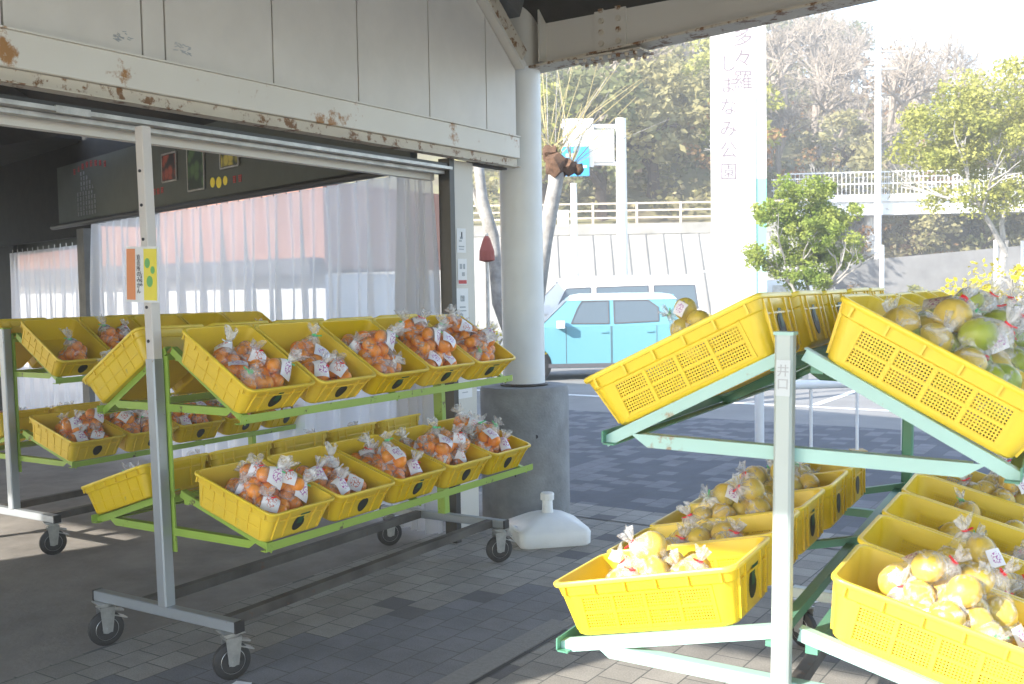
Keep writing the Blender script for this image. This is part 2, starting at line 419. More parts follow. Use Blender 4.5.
    loops = [rrect(l, w, .036, z, sx) for l, w, z in rl]
    vs = [p for lp in loops for p in lp]; m = len(loops)
    fs = [(q*n+i, q*n+(i+1) % n, ((q+1) % m)*n+(i+1) % n, ((q+1) % m)*n+i) for q in range(m) for i in range(n)]
    r.add(vs, fs, yr)
    rim = r.mesh('rim', True)
    marks = []
    for kind in range(3):
        q = MB(); zc = H*.42
        x0 = Lz(zc)/2+.0022; sl = (tb/2)/H
        n2 = 20; pts = []
        for k in range(n2):
            a = 2*pi*k/n2; rr = .034*(1+.06*sin(3*a+kind))
            yy = rr*cos(a)*.95; zz = rr*sin(a)*1.05
            pts.append((x0+zz*sl, yy, zc+zz))
        q.add(pts+[(p[0]-.002, p[1], p[2]) for p in pts], [tuple(range(n2)), tuple(range(n2, 2*n2))[::-1]]+[(i, (i+1) % n2, n2+(i+1) % n2, n2+i) for i in range(n2)], markm)
        if kind:
            for (ya, yb, za, zb2) in ((-.014, .016, .0, .062), (.016, .05, .040, .060))[:kind+0]:
                q.add([(x0+za*sl+.0012, ya, zc+za), (x0+za*sl+.0012, yb, zc+za), (x0+zb2*sl+.0012, yb+.012, zc+zb2), (x0+zb2*sl+.0012, ya+.012, zc+zb2)], [(0, 1, 2, 3)], greenmark)
        marks.append(q.mesh('painted_mark'))
    return body, rim, marks
CA = (.495, .405, .150); CB = (.545, .372, .158)
meshA = crate_meshes(*CA, False, yellowA, yrimA)
meshB = crate_meshes(*CB, True, yellowB, yrimB)
ORD = ['first', 'second', 'third', 'fourth', 'fifth', 'sixth']
CRATES = {}
def crate(kind, M, label, group, key, mk=0, marked=True):
    body, rim, marks = meshA if kind == 'A' else meshB
    t = thing('fruit_crate', label, 'crate', M, group=group)
    link('body', body, t); link('rim', rim, t)
    if marked: link('painted_mark', marks[mk % 3], t)
    if kind == 'B':
        o_ = link('painted_mark', marks[mk % 3], t); o_.rotation_euler = (0, 0, pi)
    CRATES[key] = M
    return t

# ------------------------------------------------------------------ racks
def caster(rz=0.):
    w = MB(); w.lathe([(.045, -.019), (.066, -.017), (.0745, -.011), (.0755, 0), (.0745, .011), (.066, .017), (.045, .019)], rubber, 28, (0, 0, 0), 'x')
    h = MB(); h.lathe([(.012, -.021), (.020, -.0215), (.022, -.014), (.044, -.013), (.048, -.0195), (.050, -.018), (.050, .018), (.048, .0195), (.044, .013), (.022, .014), (.020, .0215), (.012, .021)], zinc, 24, (0, 0, 0), 'x')
    for k in range(5):
        a = 2*pi*k/5; h.bar((0, .018*cos(a), .018*sin(a)), (0, .046*cos(a), .046*sin(a)), .034, .012, zinc, up=(0, -sin(a), cos(a)))
    f = MB()
    for s in (-1, 1):
        f.prism([(-.02, -.012), (.02, -.012), (.034, .082), (-.030, .082)], s*.028-.0015, s*.028+.0015, zinc, 'x')
    f.box((0, .002, .084), (.062, .066, .006), zinc); f.lathe([(.03, .087), (.034, .091), (.034, .097), (.026, .101)], zinc, 20)
    f.box((0, 0, .104), (.095, .085, .005), zinc)
    f.tube([(-.034, 0, 0), (.034, 0, 0)], .008, zinc, 8)
    f.bar((.0, .03, .05), (0, .085, .03), .05, .004, zinc); f.bar((0, .03, .07), (0, .075, .06), .03, .006, zinc)
    return w.mesh('tyre', True), h.mesh('hub', True), f.mesh('fork')
CAST = caster()
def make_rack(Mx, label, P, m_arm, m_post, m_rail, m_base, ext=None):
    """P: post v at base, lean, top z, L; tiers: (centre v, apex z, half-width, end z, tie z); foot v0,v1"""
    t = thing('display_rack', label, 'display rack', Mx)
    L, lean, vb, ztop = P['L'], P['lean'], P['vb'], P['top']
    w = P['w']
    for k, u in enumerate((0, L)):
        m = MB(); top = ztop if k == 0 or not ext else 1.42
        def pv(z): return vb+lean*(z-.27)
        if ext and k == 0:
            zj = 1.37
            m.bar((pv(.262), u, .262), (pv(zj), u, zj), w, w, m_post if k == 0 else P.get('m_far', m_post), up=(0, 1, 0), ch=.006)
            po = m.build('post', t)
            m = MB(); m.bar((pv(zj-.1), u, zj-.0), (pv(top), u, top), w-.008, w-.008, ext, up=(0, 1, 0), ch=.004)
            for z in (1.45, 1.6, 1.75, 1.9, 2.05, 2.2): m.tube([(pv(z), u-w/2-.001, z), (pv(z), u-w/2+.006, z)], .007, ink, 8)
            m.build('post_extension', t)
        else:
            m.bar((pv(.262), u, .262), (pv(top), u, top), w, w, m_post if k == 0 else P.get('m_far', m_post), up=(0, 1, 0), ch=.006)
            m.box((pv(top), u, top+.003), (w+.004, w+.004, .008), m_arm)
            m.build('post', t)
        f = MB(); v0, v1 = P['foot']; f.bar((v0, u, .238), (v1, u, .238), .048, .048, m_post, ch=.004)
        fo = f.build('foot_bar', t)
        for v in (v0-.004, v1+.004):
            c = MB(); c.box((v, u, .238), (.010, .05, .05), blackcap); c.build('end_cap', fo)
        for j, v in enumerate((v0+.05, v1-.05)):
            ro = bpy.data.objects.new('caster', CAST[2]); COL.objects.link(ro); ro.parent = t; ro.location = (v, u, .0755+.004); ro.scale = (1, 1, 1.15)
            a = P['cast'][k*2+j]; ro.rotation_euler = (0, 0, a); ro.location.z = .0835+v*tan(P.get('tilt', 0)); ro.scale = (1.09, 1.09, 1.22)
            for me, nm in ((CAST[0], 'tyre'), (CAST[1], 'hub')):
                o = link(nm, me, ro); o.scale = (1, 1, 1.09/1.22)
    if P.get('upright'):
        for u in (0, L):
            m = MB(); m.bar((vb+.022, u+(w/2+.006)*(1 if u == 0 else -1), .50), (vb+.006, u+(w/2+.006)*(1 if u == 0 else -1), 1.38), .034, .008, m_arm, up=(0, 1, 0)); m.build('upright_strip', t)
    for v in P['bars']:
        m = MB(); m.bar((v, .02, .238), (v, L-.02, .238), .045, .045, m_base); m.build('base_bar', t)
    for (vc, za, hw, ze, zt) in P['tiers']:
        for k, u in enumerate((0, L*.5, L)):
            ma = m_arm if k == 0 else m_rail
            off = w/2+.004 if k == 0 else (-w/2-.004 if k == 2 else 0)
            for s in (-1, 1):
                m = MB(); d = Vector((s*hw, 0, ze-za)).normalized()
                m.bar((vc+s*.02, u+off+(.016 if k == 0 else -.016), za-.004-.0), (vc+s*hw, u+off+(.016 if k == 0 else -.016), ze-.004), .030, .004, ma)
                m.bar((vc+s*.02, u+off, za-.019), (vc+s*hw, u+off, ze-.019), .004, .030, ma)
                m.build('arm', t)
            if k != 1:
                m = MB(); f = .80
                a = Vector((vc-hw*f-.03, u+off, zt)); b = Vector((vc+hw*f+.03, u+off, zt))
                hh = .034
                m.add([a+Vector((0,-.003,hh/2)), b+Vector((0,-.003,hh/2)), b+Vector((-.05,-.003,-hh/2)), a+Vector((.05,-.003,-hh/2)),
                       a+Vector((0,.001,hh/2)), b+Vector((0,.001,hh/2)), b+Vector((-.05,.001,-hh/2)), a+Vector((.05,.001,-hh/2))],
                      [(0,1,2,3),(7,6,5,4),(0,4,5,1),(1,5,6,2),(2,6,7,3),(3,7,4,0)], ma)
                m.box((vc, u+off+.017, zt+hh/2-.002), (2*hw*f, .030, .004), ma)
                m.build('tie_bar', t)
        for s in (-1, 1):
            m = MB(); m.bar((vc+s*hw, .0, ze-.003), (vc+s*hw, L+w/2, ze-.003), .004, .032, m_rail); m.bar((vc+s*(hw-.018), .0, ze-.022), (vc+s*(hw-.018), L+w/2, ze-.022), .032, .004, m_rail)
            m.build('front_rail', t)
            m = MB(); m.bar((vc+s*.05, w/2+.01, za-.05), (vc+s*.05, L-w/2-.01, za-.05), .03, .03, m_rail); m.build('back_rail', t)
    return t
TA = [(-.345, 1.425, .475, 1.128, 1.150), (-.317, .785, .578, .603, .592)]
PA = dict(L=2.12, lean=-.023, vb=-.376, top=2.395, w=.058, foot=(-.867, .082), cast=[-.30, -.38, -.55, -.6], bars=(-.56, -.02), tiers=TA, upright=True, m_far=limegreen)
TB = [(.015, 1.500, .505, 1.240, 1.232), (.02, .800, .64, .645, .640)]
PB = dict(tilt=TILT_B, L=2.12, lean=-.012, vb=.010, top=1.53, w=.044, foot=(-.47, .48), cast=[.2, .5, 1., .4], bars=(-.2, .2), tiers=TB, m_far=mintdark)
rackA = make_rack(FA, 'lime-green two-tier rack of bagged oranges in front of the building column', PA, limegreen, galv, limegreen, brownsteel, ext=galvlight)
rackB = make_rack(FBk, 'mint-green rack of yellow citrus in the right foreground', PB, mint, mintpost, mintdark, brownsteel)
FC = FA @ Matrix.Translation((-2.62, .90, 0))
PC = dict(PA); PC['top'] = 1.45
rackC = make_rack(FC, 'dim green rack of oranges farther inside the building, at the left edge', PC, limegreen, galv, limegreen, brownsteel)

def tray_M(FR, tier, s, u, kind, slide=0., yaw=0.):
    vc, za, hw, ze, zt = tier
    a = math.atan2(za-ze, hw); L = (CA if kind == 'A' else CB)[0]
    hyp = math.hypot(hw, za-ze)
    # crate bottom centre measured from the lower end of the slope
    bl = L-.022-.055
    d = hyp-((.016 if kind == 'A' else .030)+bl/2+slide)
    pos = Vector((vc+s*cos(a)*d, u, za-sin(a)*d+.004))
    M = FR @ Matrix.Translation(pos)
    if s < 0: M = M @ Matrix.Rotation(pi, 4, 'Z')
    return M @ Matrix.Rotation(a, 4, 'Y') @ Matrix.Rotation(yaw, 4, 'Z')
def fill_rack(nm, FR, tiers, kind, u0, pitch, n, desc, grp):
    for ti, tier in enumerate(tiers):
        for s in (1, -1):
            for k in range(n):
                if (nm, ti, s, k) in SKIP: continue
                M = tray_M(FR, tier, s, u0+pitch*k, kind, random.uniform(0, .012)+({('B', 0, 1): -.012, ('B', 1, 1): .065}.get((nm, ti, s), 0)), random.uniform(-.012, .012))
                lvl = 'upper' if ti == 0 else 'lower'
                side = {('A', 1): 'right-hand', ('A', -1): 'left-hand', ('C', 1): 'right-hand', ('C', -1): 'left-hand', ('B', 1): 'right-hand', ('B', -1): 'left-hand'}[(nm, s)]
                crate(kind, M, f'yellow crate, {ORD[k]} from the near end, {lvl} {side} shelf of the {desc}', grp, (nm, ti, s, k), mk=random.choice((0, 1, 2)), marked=not (nm == 'B' and s == 1 and ti == 0))
SKIP = set()
fill_rack('A', FA, TA, 'A', .175, .422, 5, 'lime-green rack', 'yellow crates on the lime-green rack')
fill_rack('C', FC, TA, 'A', .175, .422, 5, 'dim rack inside', 'yellow crates on the dim rack inside')
fill_rack('B', FBk, TB, 'B', .20, .385, 5, 'mint-green rack', 'yellow crates on the mint-green rack')

# ------------------------------------------------------------------ bags of fruit
def ico(sub):
    bm = bmesh.new(); bmesh.ops.create_icosphere(bm, subdivisions=sub, radius=1); return bm
def fruit_mesh(name, r, flat, m):
    bm = ico(3)
    for v in bm.verts:
        c = v.co; k = 1+.025*noise.noise(c*2)
        d = math.hypot(c.x, c.y); dimple = .06*math.exp(-(d/.16)**2)
        v.co = Vector((c.x*k, c.y*k, c.z*(flat-dimple)*k))*r
    me = bpy.data.meshes.new(name); bm.to_mesh(me); bm.free()
    me.polygons.foreach_set('use_smooth', [True]*len(me.polygons)); me.materials.append(m); return me
def bag_proto(idx, n, R, spread, fruits, lab, tie, labelmat, neckdir, lsize):
    rnd = random.Random(idx*7+3)
    P = [Vector((rnd.uniform(-1, 1)*spread[0], rnd.uniform(-1, 1)*spread[1], R+rnd.random()*spread[2])) for _ in range(n)]
    for it in range(160):
        for i in range(n):
            P[i] += Vector((-P[i].x*.04, -P[i].y*.05, -.0022))
            for j in range(n):
                if i != j:
                    d = P[i]-P[j]; l = d.length+1e-6
                    if l < 1.9*R: P[i] += d/l*(1.9*R-l)*.5
            P[i].z = max(R*.92, P[i].z)
    C0 = sum(P, Vector())/n
    root = bpy.data.objects.new('bag_of_oranges' if R < .036 else 'bag_of_citrus', None)
    parts = []
    for p in P:
        o = bpy.data.objects.new('orange' if R < .036 else 'citrus_fruit', rnd.choice(fruits)); o.location = p; o.rotation_euler = (rnd.uniform(-1.4, 1.4), rnd.uniform(-1.4, 1.4), rnd.uniform(0, 6)); parts.append(o)
    # film: a hull round the fruit, pulled in between them, gathered at the neck
    hb = bmesh.new(); sp = ico(2); dirs = [v.co.copy() for v in sp.verts]; sp.free()
    nd = Vector(neckdir).normalized()
    top = max((p-C0).dot(nd) for p in P)+R
    for p in P:
        for d in dirs: hb.verts.new(p+d*R*1.05)
    tipc = C0+nd*(top+.018)
    for k in range(8):
        hb.verts.new(tipc+Vector((cos(k*pi/4), sin(k*pi/4), 0))*.010)
    bmesh.ops.convex_hull(hb, input=hb.verts)
    for v in [v for v in hb.verts if not v.link_faces]: hb.verts.remove(v)
    bvh = BVHTree.FromBMesh(hb)
    fm = ico(4); 
    for v in fm.verts:
        d = v.co.normalized(); h = bvh.ray_cast(C0+d*.6, -d)
        r = (h[0]-C0).length if h[0] else R*2
        # pull the film inwards where there is no fruit behind it
        q = C0+d*r; gap = min((q-p).length for p in P)-R
        g = max(0, min(.02, gap-.004))
        wr = noise.noise(d*6+Vector((idx, 0, 0)))*.0035+noise.noise(d*17+Vector((0, idx, 0)))*.0022
        near = max(0, d.dot(nd))
        r2 = r-g*.55*(1-near**6)+wr*(1 if gap > .004 else .35)
        v.co = C0+d*max(r2, .02)
        if v.co.z < .002: v.co.z = .002
    layers = fm.verts.layers.float.new('layers')
    for v in fm.verts:
        d = (v.co-C0).normalized(); v[layers] = .35*max(0, d.dot(nd))**14
    # neck frill
    side = nd.orthogonal().normalized(); b2 = nd.cross(side)
    nseg = 26; rings = []
    ln = .034+.014*rnd.random()
    prof = [(-.030, .026), (-.015, .014), (0, .0065), (.008, .008), (.5*ln, .014), (ln, .021)]
    bend = Vector((rnd.uniform(-.3, .3), rnd.uniform(-.3, .3), 0))
    tip = C0+nd*(top+.012)
    for h_, r_ in prof:
        ring = []
        for k in range(nseg):
            a = 2*pi*k/nseg; lob = 1+(.42*sin(4*a+idx)+.25*sin(7*a+2*idx))*min(1, max(0, h_)/.02)
            hh = h_*(1+.2*sin(3*a+idx)) if h_ > .02 else h_
            v = fm.verts.new(tip+nd*hh+bend*max(0, hh)+side*cos(a)*r_*lob+b2*sin(a)*r_*lob*.6); v[layers] = .22 if h_ > -.02 else .08
            ring.append(v)
        rings.append(ring)
    for a, b in zip(rings, rings[1:]):
        for k in range(nseg): fm.faces.new((a[k], a[(k+1) % nseg], b[(k+1) % nseg], b[k]))
    me = bpy.data.meshes.new('plastic_film'); fm.to_mesh(me); fm.free()
    me.polygons.foreach_set('use_smooth', [True]*len(me.polygons)); me.materials.append(film)
    parts.append(bpy.data.objects.new('plastic_film', me))
    t = MB(); c = tip+nd*.002
    t.tube([c-nd*.004, c+nd*.004], [.0095, .0095], tie, 10)
    t.bar(c+side*.004, c+side*.026+nd*.006, .006, .003, tie)
    parts.append(bpy.data.objects.new('tie', t.mesh('tie')))
    for ld in lab:
        ld = Vector(ld).normalized(); s1 = ld.orthogonal().normalized(); s1 = (s1*cos(idx)+ld.cross(s1)*sin(idx)); s2 = ld.cross(s1)
        nn = 7; vs = []; ok = True
        for j in range(nn):
            for i in range(nn):
                x = (i/(nn-1)-.5)*lsize[0]; y = (j/(nn-1)-.5)*lsize[1]
                o_ = C0+ld*.4+s1*x+s2*y
                h = bvh.ray_cast(o_, -ld)
                q = h[0]+ld*.003 if h[0] else C0+ld*R+s1*x+s2*y
                vs.append(q+ld*noise.noise(Vector((x*40, y*40, idx)))*.002)
        me = bpy.data.meshes.new('label'); me.from_pydata(vs, [], [(j*nn+i, j*nn+i+1, (j+1)*nn+i+1, (j+1)*nn+i) for j in range(nn-1) for i in range(nn-1)])
        uv = me.uv_layers.new(name='UVMap')
        for lp in me.loops:
            i = lp.vertex_index; uv.data[lp.index].uv = ((i % nn)/(nn-1), (i//nn)/(nn-1))
        me.materials.append(labelmat); me.polygons.foreach_set('use_smooth', [True]*len(me.polygons))
        lo = bpy.data.objects.new('label', me); parts.append(lo)
    hb.free()
    root['category'] = 'bag of fruit'
    return root, parts
mk = [fruit_mesh('orange', .0265, .88, mikan), fruit_mesh('orange', .028, .86, mikan), fruit_mesh('orange', .0255, .9, mikan)]
pk = [fruit_mesh('citrus_fruit', .044, .92, pomelo), fruit_mesh('citrus_fruit', .041, .93, pomelo), fruit_mesh('citrus_fruit', .044, .9, pomelo)]
gk = [fruit_mesh('citrus_fruit', .044, .92, pomelog), fruit_mesh('citrus_fruit', .042, .95, pomelo), fruit_mesh('citrus_fruit', .043, .9, pomelog)]
BAGS = {'m': [bag_proto(i, 11+(i % 3), .0265, (.07, .045, .05), mk, [(.45, .3*((i % 3)-1), .75)], redtie if i % 4 == 0 else (greentie if i % 3 else white_pl), labelp if i % 3 else labelr, (-.55 if i % 2 else .25, .35*((i % 3)-1), .8), (.056, .060)) for i in range(7)],
        'p': [bag_proto(20+i, 4+(i % 2), .043, (.07, .05, .04), pk, [(.6, -.3, .7)] if i % 2 else [], redtie if i % 3 else greentie, labelp, (-.4 if i % 2 else .3, .5*((i % 3)-1), .7), (.05, .05)) for i in range(5)],
        'g': [bag_proto(30+i, 5, .043, (.07, .05, .05), gk, [(-.3, .5, .8)] if i else [(.6, .3, .6)], redtie, labelp, (.2, .4*(i-1), .8), (.06, .06)) for i in range(3)]}
BSC = {'m': 1.34, 'p': .98, 'g': 1.08}
def place_bag(kind, M, label, group, v=None):
    root, parts = random.choice(BAGS[kind]) if v is None else BAGS[kind][v % len(BAGS[kind])]
    r = root.copy(); COL.objects.link(r); r.matrix_world = M @ Matrix.Scale(BSC[kind], 4); r['label'] = label; r['group'] = group
    for p in parts:
        c = p.copy(); COL.objects.link(c); c.parent = r
# bag layouts in crate coordinates: (x towards the low end, y along the rack (mirrored on the far side), layer)
def lay(n):
    # (x towards the low end, y along the rack, layer)
    A_ = (.085, -.088, 0); B_ = (.09, .088, 0); C_ = (-.06, -.09, 0); D_ = (-.07, .085, 0); E_ = (.02, -.02, 1); F_ = (.03, .08, 1.15); G_ = (-.055, .0, 1.15); H_ = (-.15, .02, 0)
    return {1: [(.08, .02, 0)], 2: [A_, B_], 3: [A_, B_, (-.05, .02, 0)], 4: [A_, B_, C_, D_], 5: [A_, B_, C_, D_, E_], 6: [A_, B_, C_, D_, (.02, -.06, 1), F_],
            7: [A_, B_, C_, D_, (.02, -.07, 1), F_, G_], 8: [A_, B_, C_, D_, (.04, -.06, 1), F_, G_, H_]}[n]
BAGPLAN = {('A',0,1): [4, 3, 5, 8, 8], ('A',1,1): [8, 4, 5, 6, 8], ('A',0,-1): [1, 1, 2, 1, 1], ('A',1,-1): [2, 1, 0, 1, 1],
           ('C',0,1): [1, 4, 2, 2, 1], ('C',1,1): [6, 7, 6, 5, 5], ('C',0,-1): [1, 0, 1, 0, 1], ('C',1,-1): [5, 4, 0, 0, 0],
           ('B',0,-1): [3, 3, 2, 1, 1], ('B',0,1): [8, 8, 7, 7, 6], ('B',1,-1): [5, 5, 7, 7, 5], ('B',1,1): [7, 5, 3, 3, 6]}
RN = {'A': 'lime-green rack', 'C': 'dim rack inside', 'B': 'mint-green rack'}
PLACE = ['lowest', 'second lowest', 'third lowest', 'middle', 'fifth lowest', 'sixth lowest', 'second highest', 'highest']
for (nm, ti, s), counts in BAGPLAN.items():
    for k, n in enumerate(counts):
        if not n or (nm, ti, s, k) not in CRATES: continue
        M = CRATES[(nm, ti, s, k)]
        for j, (x, y, ly) in enumerate(lay(n)):
            kind = 'm' if nm != 'B' else 'p'
            if nm == 'B' and ti == 0 and s == 1: kind = 'g' if (j+k) % 2 == 0 else 'p'
            if nm == 'B': x = x*1.2; z = .008+ly*.085; yy = y*.58
            else: z = .008+ly*.068; yy = y*.95
            ci = random.randrange(len(BAGS[kind])); yaw = random.uniform(-.35, .35)+(pi if random.random() < .35 else 0)
            sc_ = BSC[kind]; dims = CB if nm == 'B' else CA
            RZ = Matrix.Rotation(yaw, 3, 'Z'); fr_ = [RZ @ (p_.location*sc_) for p_ in BAGS[kind][ci][1] if p_.name.startswith(('orange', 'citrus'))]
            R_ = (.028 if kind == 'm' else .044)*sc_+.004
            hx_ = (dims[0]-.022-.055*.75)/2-.006-R_; hy_ = (dims[1]-.022-.033*.75)/2-.006-R_
            x += random.uniform(-.008, .008); yy += random.uniform(-.006, .006)
            x = max(-hx_-min(q.x for q in fr_), min(hx_-max(q.x for q in fr_), x)); yy = max(-hy_-min(q.y for q in fr_), min(hy_-max(q.y for q in fr_), yy))
            Mb = M @ Matrix.Translation((x, yy, z)) @ Matrix.Rotation(yaw, 4, 'Z')
            lvl = 'upper' if ti == 0 else 'lower'; side = 'right' if s == 1 else 'left'
            what = 'oranges' if nm != 'B' else ('green-tinged citrus' if kind == 'g' else 'yellow citrus')
            pos = 'only bag' if n == 1 else f'bag {["nearest the low corner","at the far low corner","behind it to the near side","behind it to the far side","on top at the middle","lying highest","on top near the rim","tucked in last"][j]}'
            pos = ['bag at near low corner', 'bag at far low corner', 'mid bag on near side', 'mid bag on far side', 'bag piled on top', 'second bag piled up', 'third bag piled up', 'bag nearest high end'][j] if n > 1 else 'only bag'
            place_bag(kind, Mb, f'{what}, {pos}, {ORD[k]} crate, {lvl} {side} shelf, {RN[nm]}', f'bags of fruit on the {RN[nm]}', ci)

place_bag('p', CRATES[('B', 0, -1, 0)] @ Matrix.Translation((-.03, .03, .145)) @ Matrix.Rotation(2.2, 4, 'Z') @ Matrix.Scale(.74, 4), 'yellow citrus bag standing highest above the rim of the near upper left mint-rack crate', 'bags of fruit on the mint-green rack', 3)
# paper sign on the lime rack's post
def local(FR, v, u, z): return FR @ Matrix.Translation((v, u, z))
sg = thing('price_sign', 'small orange and yellow paper sign fixed to the lime-green rack post', 'sign', local(FA, -.412, -.04, 1.745) @ Matrix.Rotation(rad(2), 4, 'Y'))
m = MB(); m.box((0, 0, 0), (.215, .004, .245), paper); m.build('sheet', sg)
m = MB(); m.box((-.072, -.003, 0), (.058, .001, .225), orangeprint); m.build('orange_print', sg)
m = MB(); m.box((.058, -.003, 0), (.086, .001, .225), yellowprint)
for (x, z, r) in ((.04, .05, .022), (.075, .02, .017), (.055, -.03, .025)):
    m.lathe([(r, -.001), (r, .001)], greenprint, 14, (0, 0, 0)); 
    for q in range(len(m.v)-28, len(m.v)): a = m.v[q]; m.v[q] = (a[0]*.8+x, -.0042+a[2]*.4, a[1]+z)
m.build('yellow_print', sg)
lm = text_mesh('直売所のみかん', .026, ink, .0005, True, .95)
o = link('lettering', lm, sg); o.rotation_euler = (pi/2, 0, 0); o.location = (-.02, -.0035, 0)
lm = text_mesh('しまなみ', .018, ink, .0005, True, .95)
o = link('lettering', lm, sg); o.rotation_euler = (pi/2, 0, 0); o.location = (-.002, -.0035, -.02)
# hand-lettered name tape on the mint rack's post
tp = thing('name_tape', 'white tape lettered in black on the mint-green rack post', 'label', local(FBk, -.003, -.0242, 1.425))
m = MB(); m.box((0, 0, 0), (.034, .001, .088), mat('aged_white_tape', (.55, .60, .62), .5)); m.build('tape', tp)
o = link('lettering', text_mesh('井口', .031, inkgrey, .0004, True, 1.05), tp); o.rotation_euler = (pi/2, 0, 0); o.location = (0, -.001, .0)

# ------------------------------------------------------------------ the market building (local x = v, y = u)
bld = thing('market_hall', 'cream steel market hall with rusty door beam and gable roof over the racks', 'building', FB)
m = MB()      # cladding above the door, following the roof line
JO = [-5.6, -4.96, -4.32, -3.68, -3.037, -2.915, -2.258, -1.62, -.976, -.365, -.006]
CUTS = (-.8, -2.2, -3.6)
def roofz(u): return 3.17-.82*(u+.012) if u > -.8 else (3.816-.42*(u+.8) if u > -2.2 else 4.40+.2*(-2.2-u))
def roofz2(u):
    return roofz(u) if u > -3.6 else roofz(-7.2-u)
for a, b in zip(JO, JO[1:]):
    a_ = a+.005; b_ = b-.005
    pts = [(a_, 2.715), (b_, 2.715), (b_, roofz2(b_))]+[(c_, roofz2(c_)) for c_ in CUTS if a_ < c_ < b_]+[(a_, roofz2(a_))]
    m.prism(pts, -.022, 0, panelm, 'x')
m.build('cladding_panel', bld)
m = MB(); m.prism([(-5.6, 2.715), (-.006, 2.715)]+[(c_, roofz2(c_)-.004) for c_ in (-.006, -.8, -2.2, -3.6, -5.0, -5.6)], -.036, -.024, jointm, 'x')
m.build('joint_backing', bld)
for (cu_, cz_) in ((-3.14, 2.785), (-2.83, 2.79)):
    m = MB(); r_ = random.Random(int(-cu_*100))
    for q in range(22):
        a_ = r_.uniform(-.5, .5); u_ = cu_+r_.uniform(-.045, .045); z_ = cz_+r_.uniform(-.022, .022); l_ = r_.uniform(.01, .025)
        m.bar((.0012, u_, z_), (.0012, u_+l_*cos(a_), z_+l_*sin(a_)), .002, .003, inkgrey)
    m.build('tape_residue', bld)
beamcream = rust_mat('rust_spotted_cream_steel', (.75, .72, .65), .585, 4.5, (.36, .17, .045), .45, 0, (.5,.44,.36))
m = MB(); m.bar((-.02, -5.6, 2.632), (-.02, 0, 2.632), .08, .145, beamcream, ch=.004); m.bar((.005, -5.6, 2.709), (.005, 0, 2.709), .05, .008, beamcream)
beam = m.build('door_beam', bld)
m = MB(); m.bar((-.03, -5.6, 2.5275), (-.03, -.0, 2.5275), .05, .06, creamrust); m.bar((-.005, -5.6, 2.499), (-.005, 0, 2.499), .07, .006, creamrust); m.build('rusty_flange', bld)
m = MB(); m.bar((-.09, -5.6, 2.455), (-.09, -.72, 2.455), .05, .022, darkjamb); m.bar((-.07, -5.6, 2.432), (-.07, -.72, 2.432), .09, .018, alum); m.bar((-.12, -5.6, 2.41), (-.12, -.72, 2.41), .06, .02, alum)
m.bar((-.20, -5.6, 2.395), (-.20, -.72, 2.395), .05, .06, cream); m.box((-.03, -3.37, 2.432), (.012, .16, .03), alum); m.build('door_track', bld)
m = MB(); m.box((-.10, -.69, 1.25), (.09, .05, 2.5), darkjamb); m.build('door_jamb', bld)
m = MB(); m.box((-.13, -.53, 1.25), (.06, .262, 2.5), cream); m.build('side_panel', bld)
m = MB(); m.box((-.12, -.2, 2.51), (.06, .4, .04), brownsteel); m.build('lintel', bld)
# column on its concrete base
cm_ = MB(); cm_.lathe([(.157, .955), (.157, .972), (.153, .975), (.153, 3.24)], colm, 40, (-.117, .218, 0)); cm_.build('round_column', bld, True)
for (x, z) in ((.10, 1.9), (.10, 1.75)): pass
cb_ = MB(); cb_.lathe([(.318, 0), (.322, .01), (.322, .935), (.312, .955)], concrete, 48, (-.117, .218, 0)); cb_.build('column_base', bld, True)
cm_ = MB(); cm_.lathe([(.153, .975), (.153, 3.24)], colm, 40, (6.4, .218, 0)); cm_.build('round_column', bld, True)
cb_ = MB(); cb_.lathe([(.322, .0), (.322, .955)], concrete, 40, (6.4, .218, 0)); cb_.build('column_base', bld, True)
# I-beam along the eave
m = MB(); u = .24
m.box((3.2, u, 3.462), (7.2, .014, .46), creamrust if False else cream)
m.box((3.2, u, 3.228), (7.2, .20, .016), creamrust); m.box((3.2, u, 3.70), (7.2, .20, .016), creamrust)
tb_ = m.build('eave_beam', bld); tb_.rotation_euler = (0, -.05, 0); tb_.location = (0, 0, -.02)
m = MB(); m.box((1.5, -7.2, 3.40), (15, .10, .36), cream); m.build('eave_beam', bld)  # unseen beam behind the camera, added to lower the sunlight edge on the racks
m = MB()
for v in (.10, 3.0, 5.8): m.box((v, u-.052, 3.463), (.012, .09, .44), cream)
m.build('stiffener', bld)
m = MB(); m.box((.62, u-.013, 3.46), (.24, .012, .40), cream)
m.box((.62, u-.02, 3.2135), (.55, .21, .013), creamrust)
for i in (-1, 1):
    for k in range(5): m.lathe([(.021, -.030), (.021, -.018), (.012, -.016)], creamrust, 6, (0, 0, 0)); 
n6 = 18
bolts = [(.62+i*.065, 3.31+.075*k) for i in (-1, 1) for k in range(5)]
vs = m.v[-n6*10:]
m.v = m.v[:-n6*10]
for q, (bx_, bz_) in enumerate(bolts):
    for a in vs[q*n6:(q+1)*n6]: m.v.append((bx_+a[0], u-.020+(a[2]+.018), bz_+a[1]))
for i in range(8):
    for j in (-1, 1):
        k = len(m.v); c = (.40+.063*i, u-.02+j*.07, 3.200)
        m.lathe([(.014, -.016), (.016, 0), (.016, .006)], creamrust, 6, c)
m.build('splice_plate', bld)
m = MB(); m.tube([(-.117, .218, 3.22), (-.117, .218, 3.70)], .155, cream, 32); m.build('column_head', bld, True)
